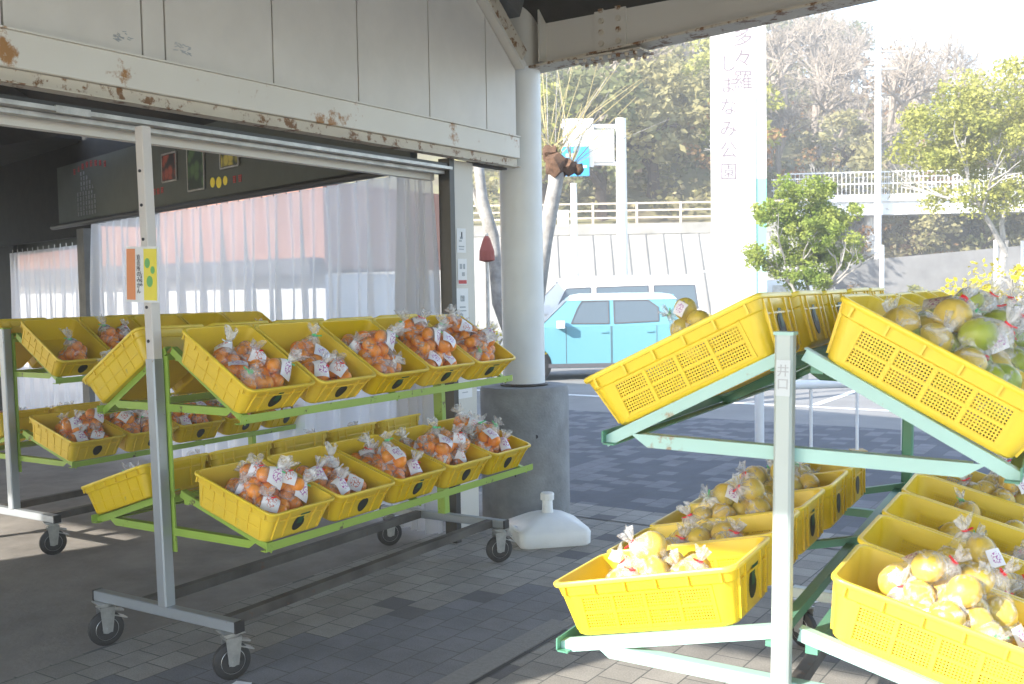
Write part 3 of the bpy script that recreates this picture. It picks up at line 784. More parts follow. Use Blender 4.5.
# roof shell with purlins
m = MB(); us = [.42, -.012, -2.2, -3.6, -5.0, -7.188, -7.35]
def rz_(u_): return {.42: 3.36, -.012: 3.73, -2.2: 4.78, -3.6: 5.08, -5.0: 4.7, -7.188: 3.60, -7.35: 3.40}[u_]
for a, b in zip(us, us[1:]):
    for (v0, v1) in ((-14, 8.2),):
        za, zb = rz_(a), rz_(b)
        m.add([(v0, a, za), (v1, a, za), (v1, b, zb), (v0, b, zb), (v0, a, za+.06), (v1, a, za+.06), (v1, b, zb+.06), (v0, b, zb+.06)],
              [(0,1,2,3),(7,6,5,4),(0,4,5,1),(1,5,6,2),(2,6,7,3),(3,7,4,0)], roofm)
m.build('roof', bld)
m = MB(); m.box((-10.2, 1.9, 3.44), (7.4, 2.9, .05), roofm); m.build('sun_block_canopy', bld)  # added sheet that keeps the sun off the dark infill below
m = MB()
for v in (-12, -9, -6, -3, .03, 3.2, 6.4):
    for a, b in zip(us[1:], us[2:6]):
        m.bar((v, a, rz_(a)-.13), (v, b, rz_(b)-.13), .09, .2, trussm)
for u_, z_ in ((-.6, 4.01), (-1.2, 4.30), (-1.8, 4.59), (-2.9, 4.93), (-4.3, 4.88), (-5.6, 4.40), (-6.4, 4.0)):
    m.bar((-13.9, u_, z_-.03), (8.1, u_, z_-.03), .06, .1, trussm)
m.build('roof_frame', bld)
m = MB(); m.bar((.02, .02, 3.19), (.02, -.8, 3.85), .09, .05, cream, up=(0, .6, .8)); m.bar((.06, .0, 3.26), (.06, -.8, 3.91), .03, .09, creamrust, up=(0, .6, .8)); m.bar((.021, -.8, 3.85), (.021, -2.2, 4.42), .09, .05, cream, up=(0, .6, .8)); m.build('gable_channel', bld)
# ceiling ties and duct inside the hall
m = MB()
for (a, b) in (((-1.5, -5.8, 3.6), (-9.5, -.9, 3.7)), ((-3.2, -6.8, 3.5), (-11, -1.6, 3.7)), ((-1.0, -3.2, 3.45), (-12., -3.0, 3.5))):
    m.bar(a, b, .12, .14, trussm)
m.build('ceiling_tie', bld)
# back wall, dark interior sheets and unseen sun-blocking walls
m = MB(); m.box((-13.5, -3.4, 2), (.1, 7.6, 4), darkconc); m.build('back_wall', bld)
m = MB(); q1 = FB.inverted() @ Vector((0, 0, 0)); m.bar((-.3, -.56, 3.55), (-6.6, 1.02, 3.55), .05, 1.1, infm); m.bar((-6.3, 1.0, 3.2), (-13.5, 2.6, 3.2), .05, 1.7, infm); m.bar((-9.25, 1.75, 1.5), (-13.5, 2.75, 1.5), .05, 3.0, infm); m.bar((-.3, -.62, 4.05), (-14, -.62, 4.05), .05, .5, infm); m.build('gable_shade_sheet', bld)  # dark sheets standing in for the unlit roof interior
m = MB(); m.box((-2.3, -7.05, 1.9), (3.85, .1, 3.8), panelm); m.build('sun_block_wall', bld)  # unseen blocker, sized to shade the floor between the two sunlit patches
m = MB(); m.box((-9.2, -7.05, 3.45), (9.8, .08, .62), panelm); m.build('sun_block_fascia', bld)  # unseen strip added to stop low sun reaching the hall's far end
m = MB(); m.box((-9.5, -.45, 3.0), (6.2, .06, 1.6), bandm); m.build('end_board', bld)
m = MB(); m.lathe([(.150, .954), (.172, .956), (.176, .966), (.160, .974)], brownsteel, 40, (-.117, .218, 0)); m.build('base_seal', bld)
for (a_, z_) in ((-1.75, .52), (-1.2, .35), (-2.3, .7), (-.75, .62)):
    m = MB(); m.lathe([(.012, 0), (.014, .004)], ink, 10); m.v = [(-.117+.3215*cos(a_)+x_*-sin(a_), .218+.3215*sin(a_)+x_*cos(a_), z_+y_) for x_, y_, zz_ in m.v]
    m.build('form_tie_hole', bld)
# stickers on the side panel
def sticker(v, u, z, w, h, lab, draw):
    t = thing('notice_sticker', lab, 'notice', FB @ Matrix.Translation((v, u, z)) @ Matrix.Rotation(pi/2, 4, 'Z') )
    m = MB(); m.box((0, 0, 0), (w, .002, h), paper); m.build('sheet', t)
    m = MB()
    for (x, zz, ww, hh, mm) in draw: m.box((x*w, -.0016, zz*h), (ww*w, .0012, hh*h), mm)
    m.build('print', t)
    return t
sticker(-.098, -.545, 1.98, .10, .16, 'upper white notice with a black symbol on the panel beside the column', [(0, .1, .3, .1, inkgrey), (.05, .22, .12, .25, ink), (-.1, -.02, .3, .06, inkgrey), (0, -.25, .6, .05, inkgrey), (0, -.36, .5, .04, inkgrey), (0, 0, .02, .02, ink)])
sticker(-.098, -.54, 1.775, .10, .17, 'white notice with a red strip on the panel beside the column', [(-.15, .2, .25, .2, inkgrey), (.2, .2, .2, .2, inkgrey), (.1, -.1, .3, .15, inkgrey), (0, -.40, .9, .14, redink)])
sticker(-.098, -.545, 1.545, .13, .24, 'larger white notice with a round symbol low on the panel beside the column', [(0, .22, .35, .16, inkgrey), (0, .22, .22, .10, paper), (0, -.02, .5, .04, inkgrey), (0, -.12, .6, .03, inkgrey), (-.1, -.3, .25, .2, inkgrey)])
sticker(-.098, -.535, .99, .16, .11, 'blank white card taped on the panel behind the orange crates', [(0, .1, .5, .06, inkgrey), (0, -.15, .4, .05, inkgrey)])

# ------------------------------------------------------------------ curtain wall, board band and posters
p0 = FB @ Vector((-.5, -.6, 0)); p1 = FB @ Vector((-5.87, .74, 0))
ang = math.atan2((p1-p0).y, (p1-p0).x)
FK = Matrix.Translation(p0) @ Matrix.Rotation(ang, 4, 'Z')      # local x runs along the curtain away from the jamb, y>0 ... side
nrm = FK.to_3x3() @ Vector((0, 1, 0)); camdir = Vector((0, 0, 0))-p0
SY = 1 if nrm.dot(camdir) > 0 else -1     # local y sign that faces the camera side
bd = tag(link('tmp', None), None) if False else None
brd = thing('sign_board', 'long grey-green board above the clear curtains inside the hall', 'sign board', FK)
m = MB(); m.box((3.38, -SY*.03, 2.83), (6.84, .06, .66), bandm); m.box((6.8, -SY*.6, 2.83), (.05, 1.2, .66), bandm); m.build('board', brd)
m = MB()
rr = random.Random(5)
def glyph(m, x, z, s_, mm):
    for q in range(4):
        if rr.random() < .8: m.box((x, SY*.003, z+(q-1.5)*s_*.24), (s_*rr.uniform(.5, .9), .003, s_*.10), mm)
    for q in range(2):
        if rr.random() < .8: m.box((x+(q-.5)*s_*.45, SY*.0035, z), (s_*.10, .003, s_*.8), mm)
for j in range(9):
    for i in range(2+min(j, 5)//1): glyph(m, 6.05-.085*i+(.0 if j < 4 else .12), 3.02-.055*j, .048, inkgrey)
m.build('white_lettering', brd)
m = MB()
for i in range(8):
    glyph(m, 6.25-.13*i, 3.06+.045*sin(pi*i/7), .075, redink)
for i in range(3): glyph(m, 4.1-.09*i, 2.66, .07, redink)
for i in range(2): glyph(m, 2.45-.1*i, 2.63, .07, redink)
m.build('red_lettering', brd)
m = MB()
for (x, z, r) in ((2.86, 2.64, .045), (2.74, 2.63, .05), (2.62, 2.635, .04)):
    k = len(m.v); m.lathe([(r, -.001), (r, .001)], yellowprint, 16)
    for q in range(k, len(m.v)): a = m.v[q]; m.v[q] = (a[0]+x, SY*.003+a[2], a[1]+z)
m.build('yellow_fruit_print', brd)
def poster_mat(name, c1, c2, c3):
    m = mat(name, c1, .4); nt = m.node_tree; N = nt.nodes; L = nt.links; b = N['Principled BSDF']
    tc = N.new('ShaderNodeTexCoord'); v = N.new('ShaderNodeTexVoronoi'); v.inputs['Scale'].default_value = 9; L.new(tc.outputs['Object'], v.inputs['Vector'])
    r = N.new('ShaderNodeValToRGB'); r.color_ramp.elements[0].color = (*c2, 1); r.color_ramp.elements[0].position = .3; r.color_ramp.elements[1].color = (*c1, 1); r.color_ramp.elements[1].position = .6
    L.new(v.outputs['Distance'], r.inputs['Fac']); L.new(r.outputs['Color'], b.inputs['Base Color']); return m
for (x0, x1, z0, z1, nm, lab) in ((3.57, 3.88, 2.73, 2.99, 'red', 'small framed poster of dark red fruit on the grey-green board'), (3.0, 3.33, 2.6, 3.09, 'green', 'tall framed poster of green foliage on the grey-green board'), (2.35, 2.68, 2.74, 2.99, 'yellow', 'small framed poster of yellow fruit on the grey-green board')):
    t = thing('poster', lab, 'poster', FK @ Matrix.Translation(((x0+x1)/2, SY*.012, (z0+z1)/2)))
    w, h = x1-x0, z1-z0
    pm = poster_mat('poster_'+nm, {'red': (.02, .02, .02), 'green': (.015, .03, .015), 'yellow': (.02, .04, .02)}[nm], {'red': (.35, .08, .05), 'green': (.08, .15, .05), 'yellow': (.5, .42, .06)}[nm], None)
    m = MB(); m.box((0, 0, 0), (w-.03, .01, h-.03), pm); m.build('picture', t)
    m = MB()
    for (a, b) in (((-w/2, -h/2), (w/2, -h/2)), ((-w/2, h/2), (w/2, h/2))): m.bar((a[0], 0, a[1]), (b[0], 0, b[1]), .014, .014, alum)
    for sx_ in (-1, 1): m.bar((sx_*w/2, 0, -h/2), (sx_*w/2, 0, h/2), .014, .014, alum, up=(0, 1, 0))
    m.build('frame', t)
def curtain(FRM, s0, s1, z0, z1, amp, wave, seed, lab, gather=0):
    t = thing('vinyl_curtain', lab, 'curtain', FRM)
    r = random.Random(seed); n = int((s1-s0)/wave*10); rows = 14
    ph = [r.uniform(0, 6) for _ in range(4)]
    m = MB(); vs = []; fs = []
    for j in range(rows+1):
        z = z1+(z0-z1)*j/rows; k = j/rows
        for i in range(n+1):
            x = s0+(s1-s0)*i/n
            y = amp*(.7*sin(2*pi*x/wave+ph[0]+.8*sin(x*2.3+ph[1]))+.5*sin(2*pi*x/wave*.43+ph[2]+k*1.1)+.4*noise.noise(Vector((x*5, z*.8, seed))))*(.35+.65*min(1, k*3))
            vs.append((x+.02*noise.noise(Vector((x*3, z, 3)))*k, y, z))
    for j in range(rows):
        for i in range(n): fs.append((j*(n+1)+i, j*(n+1)+i+1, (j+1)*(n+1)+i+1, (j+1)*(n+1)+i))
    m.add(vs, fs, vinyl); m.build('clear_sheet', t, True, fix=False)
    h = MB()
    q = s0
    while q < s1: h.tube([(q, 0, z1-.01), (q, 0, z1+.04)], .006, zinc, 6); q += .2 if wave > .08 else .05
    h.build('hook', t)
    return t
curtain(FK, .0, 5.72, .06, 2.445, .065, .19, 3, 'wide clear vinyl curtain hung across the end of the hall')
q0 = FB @ Vector((-.17, -.77, 0)); FKb = Matrix.Translation(q0) @ Matrix.Rotation(ang, 4, 'Z')
curtain(FKb, 0, .36, .06, 2.44, .06, .055, 7, 'bunched clear vinyl curtain drawn beside the dark door frame')
m = MB(); m.tube([(-.15, SY*.05, 2.47), (6.9, SY*.05, 2.47)], .03, darkjamb, 10); rl = m.build('curtain_rail', None); rl.matrix_world = FK; tag(rl, 'dark curtain rail under the grey-green board', 'rail')
FK2 = FK
curtain(FK2, 6.02, 8.75, .06, 2.24, .035, .19, 9, 'distant clear vinyl curtain at the far left inside the hall')
m = MB(); m.box((8.6, -SY*.35, 2.62), (3.5, .06, .74), bandm); b2 = m.build('sign_board', None); b2.matrix_world = FK2; tag(b2, 'farther grey board over the distant clear curtain', 'sign board')
m = MB(); m.box((5.88, 0, 1.2), (.2, .2, 2.4), trussm); c2_ = m.build('inner_pillar', None); c2_.matrix_world = FK; tag(c2_, 'grey square pillar between the two clear curtains', 'pillar')
# neighbour building seen blurred through the curtain
nb = thing('neighbour_shop', 'red-walled low building standing outside behind the clear curtain', 'building', FB)
m = MB(); m.box((-16.3, 9.5, 2.9), (14, 3.6, 1.6), redwall); m.build('upper_wall', nb)
m = MB(); m.box((-16.3, 9.5, 1.0), (13.8, 3.4, 2.0), whitepaint); m.build('lower_wall', nb)
m = MB(); m.box((-16.3, 7.6, 2.15), (13.9, .5, .3), plasticgrey); m.build('awning', nb)

# ------------------------------------------------------------------ umbrella stand
us_ = thing('parasol_base', 'white plastic parasol base standing on the paving beside the concrete column foot', 'parasol base', loc=(.215, 6.60, 0), rz=rad(12))
m = MB(); n = 44
def sq(w, z, r):
    pts = []
    for cx, cy, a0 in ((w-r, w-r, 0), (-w+r, w-r, pi/2), (-w+r, -w+r, pi), (w-r, -w+r, 1.5*pi)):
        for k in range(7): a = a0+pi/2*k/6; pts.append((cx+r*cos(a), cy+r*sin(a), z))
    return pts
lv = [sq(.225, 0, .05), sq(.235, .012, .05), sq(.238, .085, .05), sq(.228, .105, .05), sq(.12, .165, .05), sq(.085, .178, .05), sq(.045, .184, .04)]
nn = 28; vs = [p for l in lv for p in l]
m.add(vs, [(i*nn+k, i*nn+(k+1) % nn, (i+1)*nn+(k+1) % nn, (i+1)*nn+k) for i in range(len(lv)-1) for k in range(nn)]+[tuple(range(nn))[::-1], tuple(range((len(lv)-1)*nn, len(lv)*nn))], white_pl)
m.build('water_tank', us_, True)
m = MB(); m.lathe([(.042, .18), (.036, .20), (.034, .262), (.032, .265)], white_pl, 20); m.build('socket', us_, True)
m = MB(); m.lathe([(.030, .26), (.046, .265), (.047, .30), (.040, .312), (.02, .314)], white_pl, 12); m.build('screw_collar', us_)
m = MB(); m.tube([(-.2, -.2, .09), (-.245, -.14, .11), (-.245, -.06, .11), (-.2, -.02, .09)], .014, white_pl, 8); m.build('handle', us_, True)

# white marker tapes by the casters
for (px, py, lab) in ((-1.685, 4.05, 'small white tape mark on paving by the inner near caster'), (-1.17, 4.19, 'small white tape mark on paving by the outer near caster')):
    o = bpy.data.objects.new('tape_mark', None); bpy.data.objects.remove(o)
    m = MB(); m.box((0, 0, .0055), (.075, .05, .003), paper); o = m.build('tape_mark', None); o.matrix_world = Matrix.Translation((px, py, 0)) @ Matrix.Rotation(-.3, 4, 'Z'); tag(o, lab, 'tape mark')

# ------------------------------------------------------------------ ground
def paving_mat():
    m = bpy.data.materials.new('interlocking_paving'); m.use_nodes = True
    nt = m.node_tree; N = nt.nodes; L = nt.links; b = N['Principled BSDF']; b.inputs['Roughness'].default_value = .85
    tc = N.new('ShaderNodeTexCoord'); sep = N.new('ShaderNodeSeparateXYZ'); L.new(tc.outputs['Object'], sep.inputs[0])
    def M_(op, a, b_=None, c=None):
        n = N.new('ShaderNodeMath'); n.operation = op
        for i, x in enumerate((a, b_, c)):
            if x is None: continue
            if isinstance(x, (int, float)): n.inputs[i].default_value = x
            else: L.new(x, n.inputs[i])
        return n.outputs[0]
    X, Y = sep.outputs['X'], sep.outputs['Y']      # x = v, y = u
    su, sv = .165, .165
    cv = M_('FLOOR', M_('DIVIDE', X, sv)); off = M_('MULTIPLY', M_('MODULO', M_('ABSOLUTE', cv), 2.), .5)
    yu = M_('ADD', M_('DIVIDE', Y, su), off); cu = M_('FLOOR', yu)
    fv = M_('FRACT', M_('DIVIDE', X, sv)); fu = M_('FRACT', yu)
    e = M_('MINIMUM', M_('MINIMUM', fv, M_('SUBTRACT', 1., fv)), M_('MINIMUM', fu, M_('SUBTRACT', 1., fu)))
    joint = M_('LESS_THAN', e, .02)
    cmb = N.new('ShaderNodeCombineXYZ'); L.new(cv, cmb.inputs[0]); L.new(cu, cmb.inputs[1])
    wn = N.new('ShaderNodeTexWhiteNoise'); wn.noise_dimensions = '2D'; L.new(cmb.outputs[0], wn.inputs['Vector'])
    base = N.new('ShaderNodeValToRGB'); base.color_ramp.interpolation = 'LINEAR'
    base.color_ramp.elements[0].color = (.235, .222, .20, 1); base.color_ramp.elements[1].color = (.33, .31, .28, 1)
    L.new(wn.outputs['Value'], base.inputs['Fac'])
    dark = M_('GREATER_THAN', wn.outputs['Value'], .94)
    mx1 = N.new('ShaderNodeMix'); mx1.data_type = 'RGBA'; L.new(dark, mx1.inputs['Factor']); L.new(base.outputs['Color'], mx1.inputs['A']); mx1.inputs['B'].default_value = (.13, .125, .13, 1)
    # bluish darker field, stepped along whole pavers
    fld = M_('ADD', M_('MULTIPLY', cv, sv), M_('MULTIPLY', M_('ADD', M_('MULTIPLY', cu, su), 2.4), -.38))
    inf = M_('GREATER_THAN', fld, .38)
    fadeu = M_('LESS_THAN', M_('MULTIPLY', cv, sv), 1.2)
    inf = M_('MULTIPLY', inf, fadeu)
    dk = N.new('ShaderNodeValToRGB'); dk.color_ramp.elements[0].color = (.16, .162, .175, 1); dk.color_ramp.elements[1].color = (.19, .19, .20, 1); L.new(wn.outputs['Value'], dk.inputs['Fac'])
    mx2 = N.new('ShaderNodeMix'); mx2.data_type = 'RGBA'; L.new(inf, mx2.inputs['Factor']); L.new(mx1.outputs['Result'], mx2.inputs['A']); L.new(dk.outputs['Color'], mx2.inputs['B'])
    far = M_('GREATER_THAN', Y, .75)  # far pavers get the canopy's bluish shade painted into their colour
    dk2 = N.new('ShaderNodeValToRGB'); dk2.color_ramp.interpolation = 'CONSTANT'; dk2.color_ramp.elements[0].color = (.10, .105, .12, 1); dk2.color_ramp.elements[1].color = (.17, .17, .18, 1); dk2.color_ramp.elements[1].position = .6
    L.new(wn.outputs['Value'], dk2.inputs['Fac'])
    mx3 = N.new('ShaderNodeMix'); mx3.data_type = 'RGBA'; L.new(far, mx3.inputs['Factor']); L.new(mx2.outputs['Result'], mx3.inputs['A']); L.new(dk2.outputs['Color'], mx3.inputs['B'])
    n = N.new('ShaderNodeTexNoise'); n.inputs['Scale'].default_value = 3; n.inputs['Detail'].default_value = 8; n.inputs['Roughness'].default_value = .7; L.new(tc.outputs['Object'], n.inputs['Vector'])
    g = N.new('ShaderNodeMapRange'); g.inputs['From Min'].default_value = .3; g.inputs['From Max'].default_value = .7; g.inputs['To Min'].default_value = .78; g.inputs['To Max'].default_value = 1.18; L.new(n.outputs['Fac'], g.inputs['Value'])
    n5 = N.new('ShaderNodeTexNoise'); n5.inputs['Scale'].default_value = 150; n5.inputs['Detail'].default_value = 3; L.new(tc.outputs['Object'], n5.inputs['Vector'])
    g5 = N.new('ShaderNodeMapRange'); g5.inputs['From Min'].default_value = .3; g5.inputs['From Max'].default_value = .7; g5.inputs['To Min'].default_value = .8; g5.inputs['To Max'].default_value = 1.2; L.new(n5.outputs['Fac'], g5.inputs['Value'])
    n7 = N.new('ShaderNodeTexNoise'); n7.inputs['Scale'].default_value = 9; n7.inputs['Detail'].default_value = 10; n7.inputs['Roughness'].default_value = .8; L.new(tc.outputs['Object'], n7.inputs['Vector'])
    g7 = N.new('ShaderNodeMapRange'); g7.inputs['From Min'].default_value = .60; g7.inputs['From Max'].default_value = .72; g7.inputs['To Min'].default_value = 1; g7.inputs['To Max'].default_value = .68; L.new(n7.outputs['Fac'], g7.inputs['Value'])
    mulf = M_('MULTIPLY', M_('MULTIPLY', g.outputs[0], g5.outputs[0]), g7.outputs[0])
    mv = N.new('ShaderNodeVectorMath'); mv.operation = 'SCALE'; L.new(mx3.outputs['Result'], mv.inputs[0]); L.new(mulf, mv.inputs['Scale'])
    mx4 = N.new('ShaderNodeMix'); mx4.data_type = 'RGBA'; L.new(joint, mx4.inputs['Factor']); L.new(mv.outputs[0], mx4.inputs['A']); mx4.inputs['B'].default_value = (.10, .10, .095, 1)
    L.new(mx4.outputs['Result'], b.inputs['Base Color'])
    bp = N.new('ShaderNodeBump'); bp.inputs['Strength'].default_value = .5; bp.inputs['Distance'].default_value = .0023
    hh = M_('ADD', M_('MULTIPLY', M_('MINIMUM', e, .05), 18.), M_('MULTIPLY', n5.outputs['Fac'], .35)); L.new(hh, bp.inputs['Height']); L.new(bp.outputs['Normal'], b.inputs['Normal'])
    return m
pav = paving_mat()
def sheet(name, pts, z, m, M=None, kind='structure'):
    b = MB(); b.add([(x, y, z) for x, y in pts], [tuple(range(len(pts)))], m); o = b.build(name, None, fix=False)
    if M is not None: o.matrix_world = M
    return tag(o, kind=kind)
asph = mat('asphalt', (.27, .265, .255), .9, var=.22, vscale=.7, bump=.4, bscale=80)
asphl = mat('pale_road', (.20, .20, .20), .9, var=.2, vscale=.3)
earth = mat('earth', (.20, .19, .09), .95, col2=(.12, .10, .06), vscale=.5)
intf = mat('hall_concrete_floor', (.30, .275, .25), .7, var=.45, vscale=1.6, bump=.2, bscale=40)
sheet('ground', [(-160, -40), (260, -40), (260, 300), (-160, 300)], -.012, asph)
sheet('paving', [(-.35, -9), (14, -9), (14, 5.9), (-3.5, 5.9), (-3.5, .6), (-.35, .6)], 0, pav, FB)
sheet('hall_floor', [(-14, -9), (-.35, -9), (-.35, .6), (-14, .6)], 0, intf, FB)
strip = mat('granite_strip', (.25, .245, .235), .8, var=.2, vscale=60, bump=.3, bscale=120)
sheet('kerb_strip', [(1.27, -9), (1.40, -9), (1.40, -1.7), (1.27, -1.7)], .004, strip, FB)
sheet('drain_channel', [(1.405, -9), (1.425, -9), (1.425, -1.8), (1.405, -1.8)], .004, drainm, FB)
sheet('drain_line', [(.2, .33), (7, .33), (7, .35), (.2, .35)], .004, drainm, FB)
rl_ = mat('road_line_white', (.75, .75, .74), .8)
for i in range(4): sheet('road_marking', [(-3+i*2.6, 7.9), (-2.88+i*2.6, 7.9), (-2.88+i*2.6, 12.5), (-3+i*2.6, 12.5)], -.008, rl_, FB)
sheet('road_marking', [(-6, 7.6), (9, 7.6), (9, 7.75), (-6, 7.75)], -.007, rl_, FB)
sheet('road', [(-60, 26), (120, 30), (120, 40), (-60, 37)], -.008, asphl)

# ------------------------------------------------------------------ vehicles
def vehicle(label, loc, rz, body_prof, gh_prof, hw, ght, paint, roofpaint, wins, wheels, wr, roofz, extra):
    t = thing('parked_car' if extra == 'car' else 'parked_van', label, extra, loc=loc, rz=rz)
    # body: profile swept in width stations, narrowing a little at the bottom and top edges
    def sweep(prof, sts, m, name):
        b = MB(); n = len(prof); cx = sum(p[0] for p in prof)/n; cz = sum(p[1] for p in prof)/n
        vs = []
        for y, k in sts:
            vs += [(cx+(x-cx)*k, y, cz+(z-cz)*(k if k > .99 else k*.995+.0)) for x, z in prof]
        fs = [(i*n+j, i*n+(j+1) % n, (i+1)*n+(j+1) % n, (i+1)*n+j) for i in range(len(sts)-1) for j in range(n)]+[tuple(range(n))[::-1], tuple(range((len(sts)-1)*n, len(sts)*n))]
        b.add(vs, fs, m); return b.build(name, t, True)
    sweep(body_prof, [(-hw, .975), (-hw+.03, .992), (-hw+.10, 1), (hw-.10, 1), (hw-.03, .992), (hw, .975)], paint, 'body')
    # greenhouse with tumblehome
    zb, zt = gh_prof[0][1], roofz
    b = MB(); n = len(gh_prof); vs = []
    for s in (-1, 1):
        for x, z in gh_prof: vs.append((x, s*(hw-.03-(ght)*(z-zb)/(zt-zb)), z))
    b.add(vs, [(j, (j+1) % n, n+(j+1) % n, n+j) for j in range(n)]+[tuple(range(n))[::-1], tuple(range(n, 2*n))], paint); b.build('cabin', t)
    b = MB(); top = [p for p in gh_prof if p[1] > roofz-.16]
    x0 = min(p[0] for p in top); x1 = max(p[0] for p in top); w = hw-.03-ght
    rings = []
    for (dx, dw, z) in ((.06, .03, roofz-.09), (.02, .035, roofz-.05), (-.06, .0, roofz+.005), (-.22, -.12, roofz+.035)):
        rings.append([(x0-dx, -w-dw, z), (x1+dx, -w-dw, z), (x1+dx, w+dw, z), (x0-dx, w+dw, z)])
    vs = [p for r in rings for p in r]
    b.add(vs, [(i*4+k, i*4+(k+1) % 4, (i+1)*4+(k+1) % 4, (i+1)*4+k) for i in range(3) for k in range(4)]+[(3,2,1,0), (12,13,14,15)], roofpaint); b.build('roof', t, True)
    def sidey(z): return hw-.03-ght*(z-zb)/(zt-zb)
    for (poly) in wins:
        for s in (-1, 1):
            b = MB(); b.add([(x, s*(sidey(z)+.006), z) for x, z in poly]+[(x, s*(sidey(z)-.02), z) for x, z in poly], [tuple(range(len(poly))), tuple(range(len(poly), 2*len(poly)))[::-1]]+[(j, (j+1) % len(poly), len(poly)+(j+1) % len(poly), len(poly)+j) for j in range(len(poly))], glassd)
            wd = b.build('window', t)
            f = MB(); pl = [(x, s*(sidey(z)+.007), z) for x, z in poly]
            for j in range(len(pl)): f.bar(pl[j], pl[(j+1) % len(pl)], .022, .012, plasticgrey, up=(0, 1, 0))
            f.build('frame', wd)
    # windscreen
    a = [p for p in gh_prof]; 
    b = MB(); (xa, za), (xb, zb2) = gh_prof[0], gh_prof[1]
    q = .12; P_ = lambda f, s, o: (xa+(xb-xa)*f-.008, s*(sidey(za+(zb2-za)*f)-.06), za+(zb2-za)*f+.008)
    b.add([P_(q, -1, 0), P_(q, 1, 0), P_(1-q, 1, 0), P_(1-q, -1, 0)], [(0, 1, 2, 3)], glassd); b.build('windscreen', t)
    for x in wheels:
        for s in (-1, 1):
            o = bpy.data.objects.new('wheel', None); COL.objects.link(o); o.parent = t; o.location = (x, s*(hw-.08), wr)
            b = MB(); b.lathe([(wr*.66, -.09), (wr*.95, -.09), (wr, -.06), (wr, .06), (wr*.95, .09), (wr*.66, .09)], rubber, 28, axis='x'); b.v = [(y, x_, z) for x_, y, z in b.v]; b.build('tyre', o, True)
            b = MB(); b.lathe([(.03, -.06), (wr*.62, -.05), (wr*.68, -.085), (wr*.68, .085), (wr*.62, .05), (.03, .06)], zinc, 24, axis='x'); b.v = [(y, x_, z) for x_, y, z in b.v]; b.build('rim', o, True)
    return t, sidey
bx = [(-1.70, .34), (-1.69, .62), (-1.60, .82), (-1.45, .90), (-.98, .98), (1.60, 1.0), (1.68, .9), (1.70, .5), (1.66, .24), (1.5, .22), (-1.55, .22)]
gh = [(-.98, .97), (-.42, 1.50), (1.45, 1.53), (1.66, .97)]
car, sidey = vehicle('light blue compact car with a white roof parked beyond the column', (1.50, 18.98, -.01), 0, bx, gh, .735, .12, carblue, mat('pale_blue_white_car_roof', (.52, .68, .72), .2),
    [[(-.42, 1.03), (-.30, 1.30), (-.22, 1.42), (.26, 1.43), (.26, 1.02)], [(.36, 1.02), (.36, 1.43), (.98, 1.43), (1.16, 1.30), (1.16, 1.05)]], (-1.12, 1.2), .29, 1.53, 'car')
for s in (-1, 1):
    for (x0, x1) in ((-.52, .29), (.31, 1.12)):
        b = MB()
        y = s*.737
        for (a, c) in (((x0, .30), (x0, .98)), ((x1, .30), (x1, .98)), ((x0, .30), (x1, .30))):
            b.bar((a[0], y, a[1]), (c[0], y, c[1]), .008, .006, plasticgrey, up=(0, 1, 0))
        d = b.build('door_seam', car)
        b = MB(); b.bar((x1-.18, s*.748, .87), (x1-.06, s*.748, .87), .018, .028, carblue); b.build('door_handle', car)
    b = MB(); b.box((-.62, s*.83, 1.02), (.14, .20, .13), white_pl); b.build('wing_mirror', car)
    b = MB(); b.box((-1.63, s*.56, .72), (.10, .24, .16), lampm); b.build('headlight', car)
    b = MB(); b.box((.05, s*.728, .27), (2.1, .03, .07), plasticgrey); b.build('sill', car)
for s in (-1, 1):
    for x in (-1.12, 1.2):
        b = MB(); b.lathe([(.33, -.012), (.33, .012)], blackcap, 28, axis='x'); b.v = [(y+x, s*.738+x_*.3, z+.29) for x_, y, z in b.v]; b.build('wheel_arch', car)
bx = [(-2.35, .40), (-2.33, .80), (-2.2, .98), (-1.75, 1.10), (2.25, 1.12), (2.32, .9), (2.33, .4), (2.2, .26), (-2.1, .26)]
gh = [(-1.80, 1.09), (-1.05, 1.84), (2.12, 1.90), (2.27, 1.09)]
van, sidey = vehicle('white van parked behind the light blue car', (2.15, 23.6, -.01), 0, bx, gh, .85, .13, carwhite, carwhite,
    [[(-1.15, 1.18), (-.90, 1.66), (-.35, 1.68), (-.35, 1.17)], [(-.22, 1.17), (-.22, 1.68), (.95, 1.70), (.95, 1.17)], [(1.08, 1.17), (1.08, 1.70), (2.0, 1.70), (2.06, 1.17)]], (-1.5, 1.45), .33, 1.90, 'van')
for s in (-1, 1):
    b = MB(); b.box((-1.35, s*.96, 1.2), (.14, .20, .2), carwhite); b.build('wing_mirror', van)
    b = MB(); b.box((-2.27, s*.62, .86), (.10, .3, .16), lampm); b.build('headlight', van)
for s in (-1, 1):
    for x in (-1.2, -.29, .98):
        b = MB(); b.bar((x, s*.852, .42), (x, s*.852, 1.08), .010, .006, plasticgrey, up=(0, 1, 0)); b.build('door_seam', van)
    b = MB(); b.bar((-.50, s*.862, .98), (-.36, s*.862, .98), .02, .03, carwhite); b.build('door_handle', van)
b = MB(); b.tube([(2.1, .2, 2.0), (2.9, .2, 2.02)], .02, whitepaint, 8); b.build('roof_bar', van)

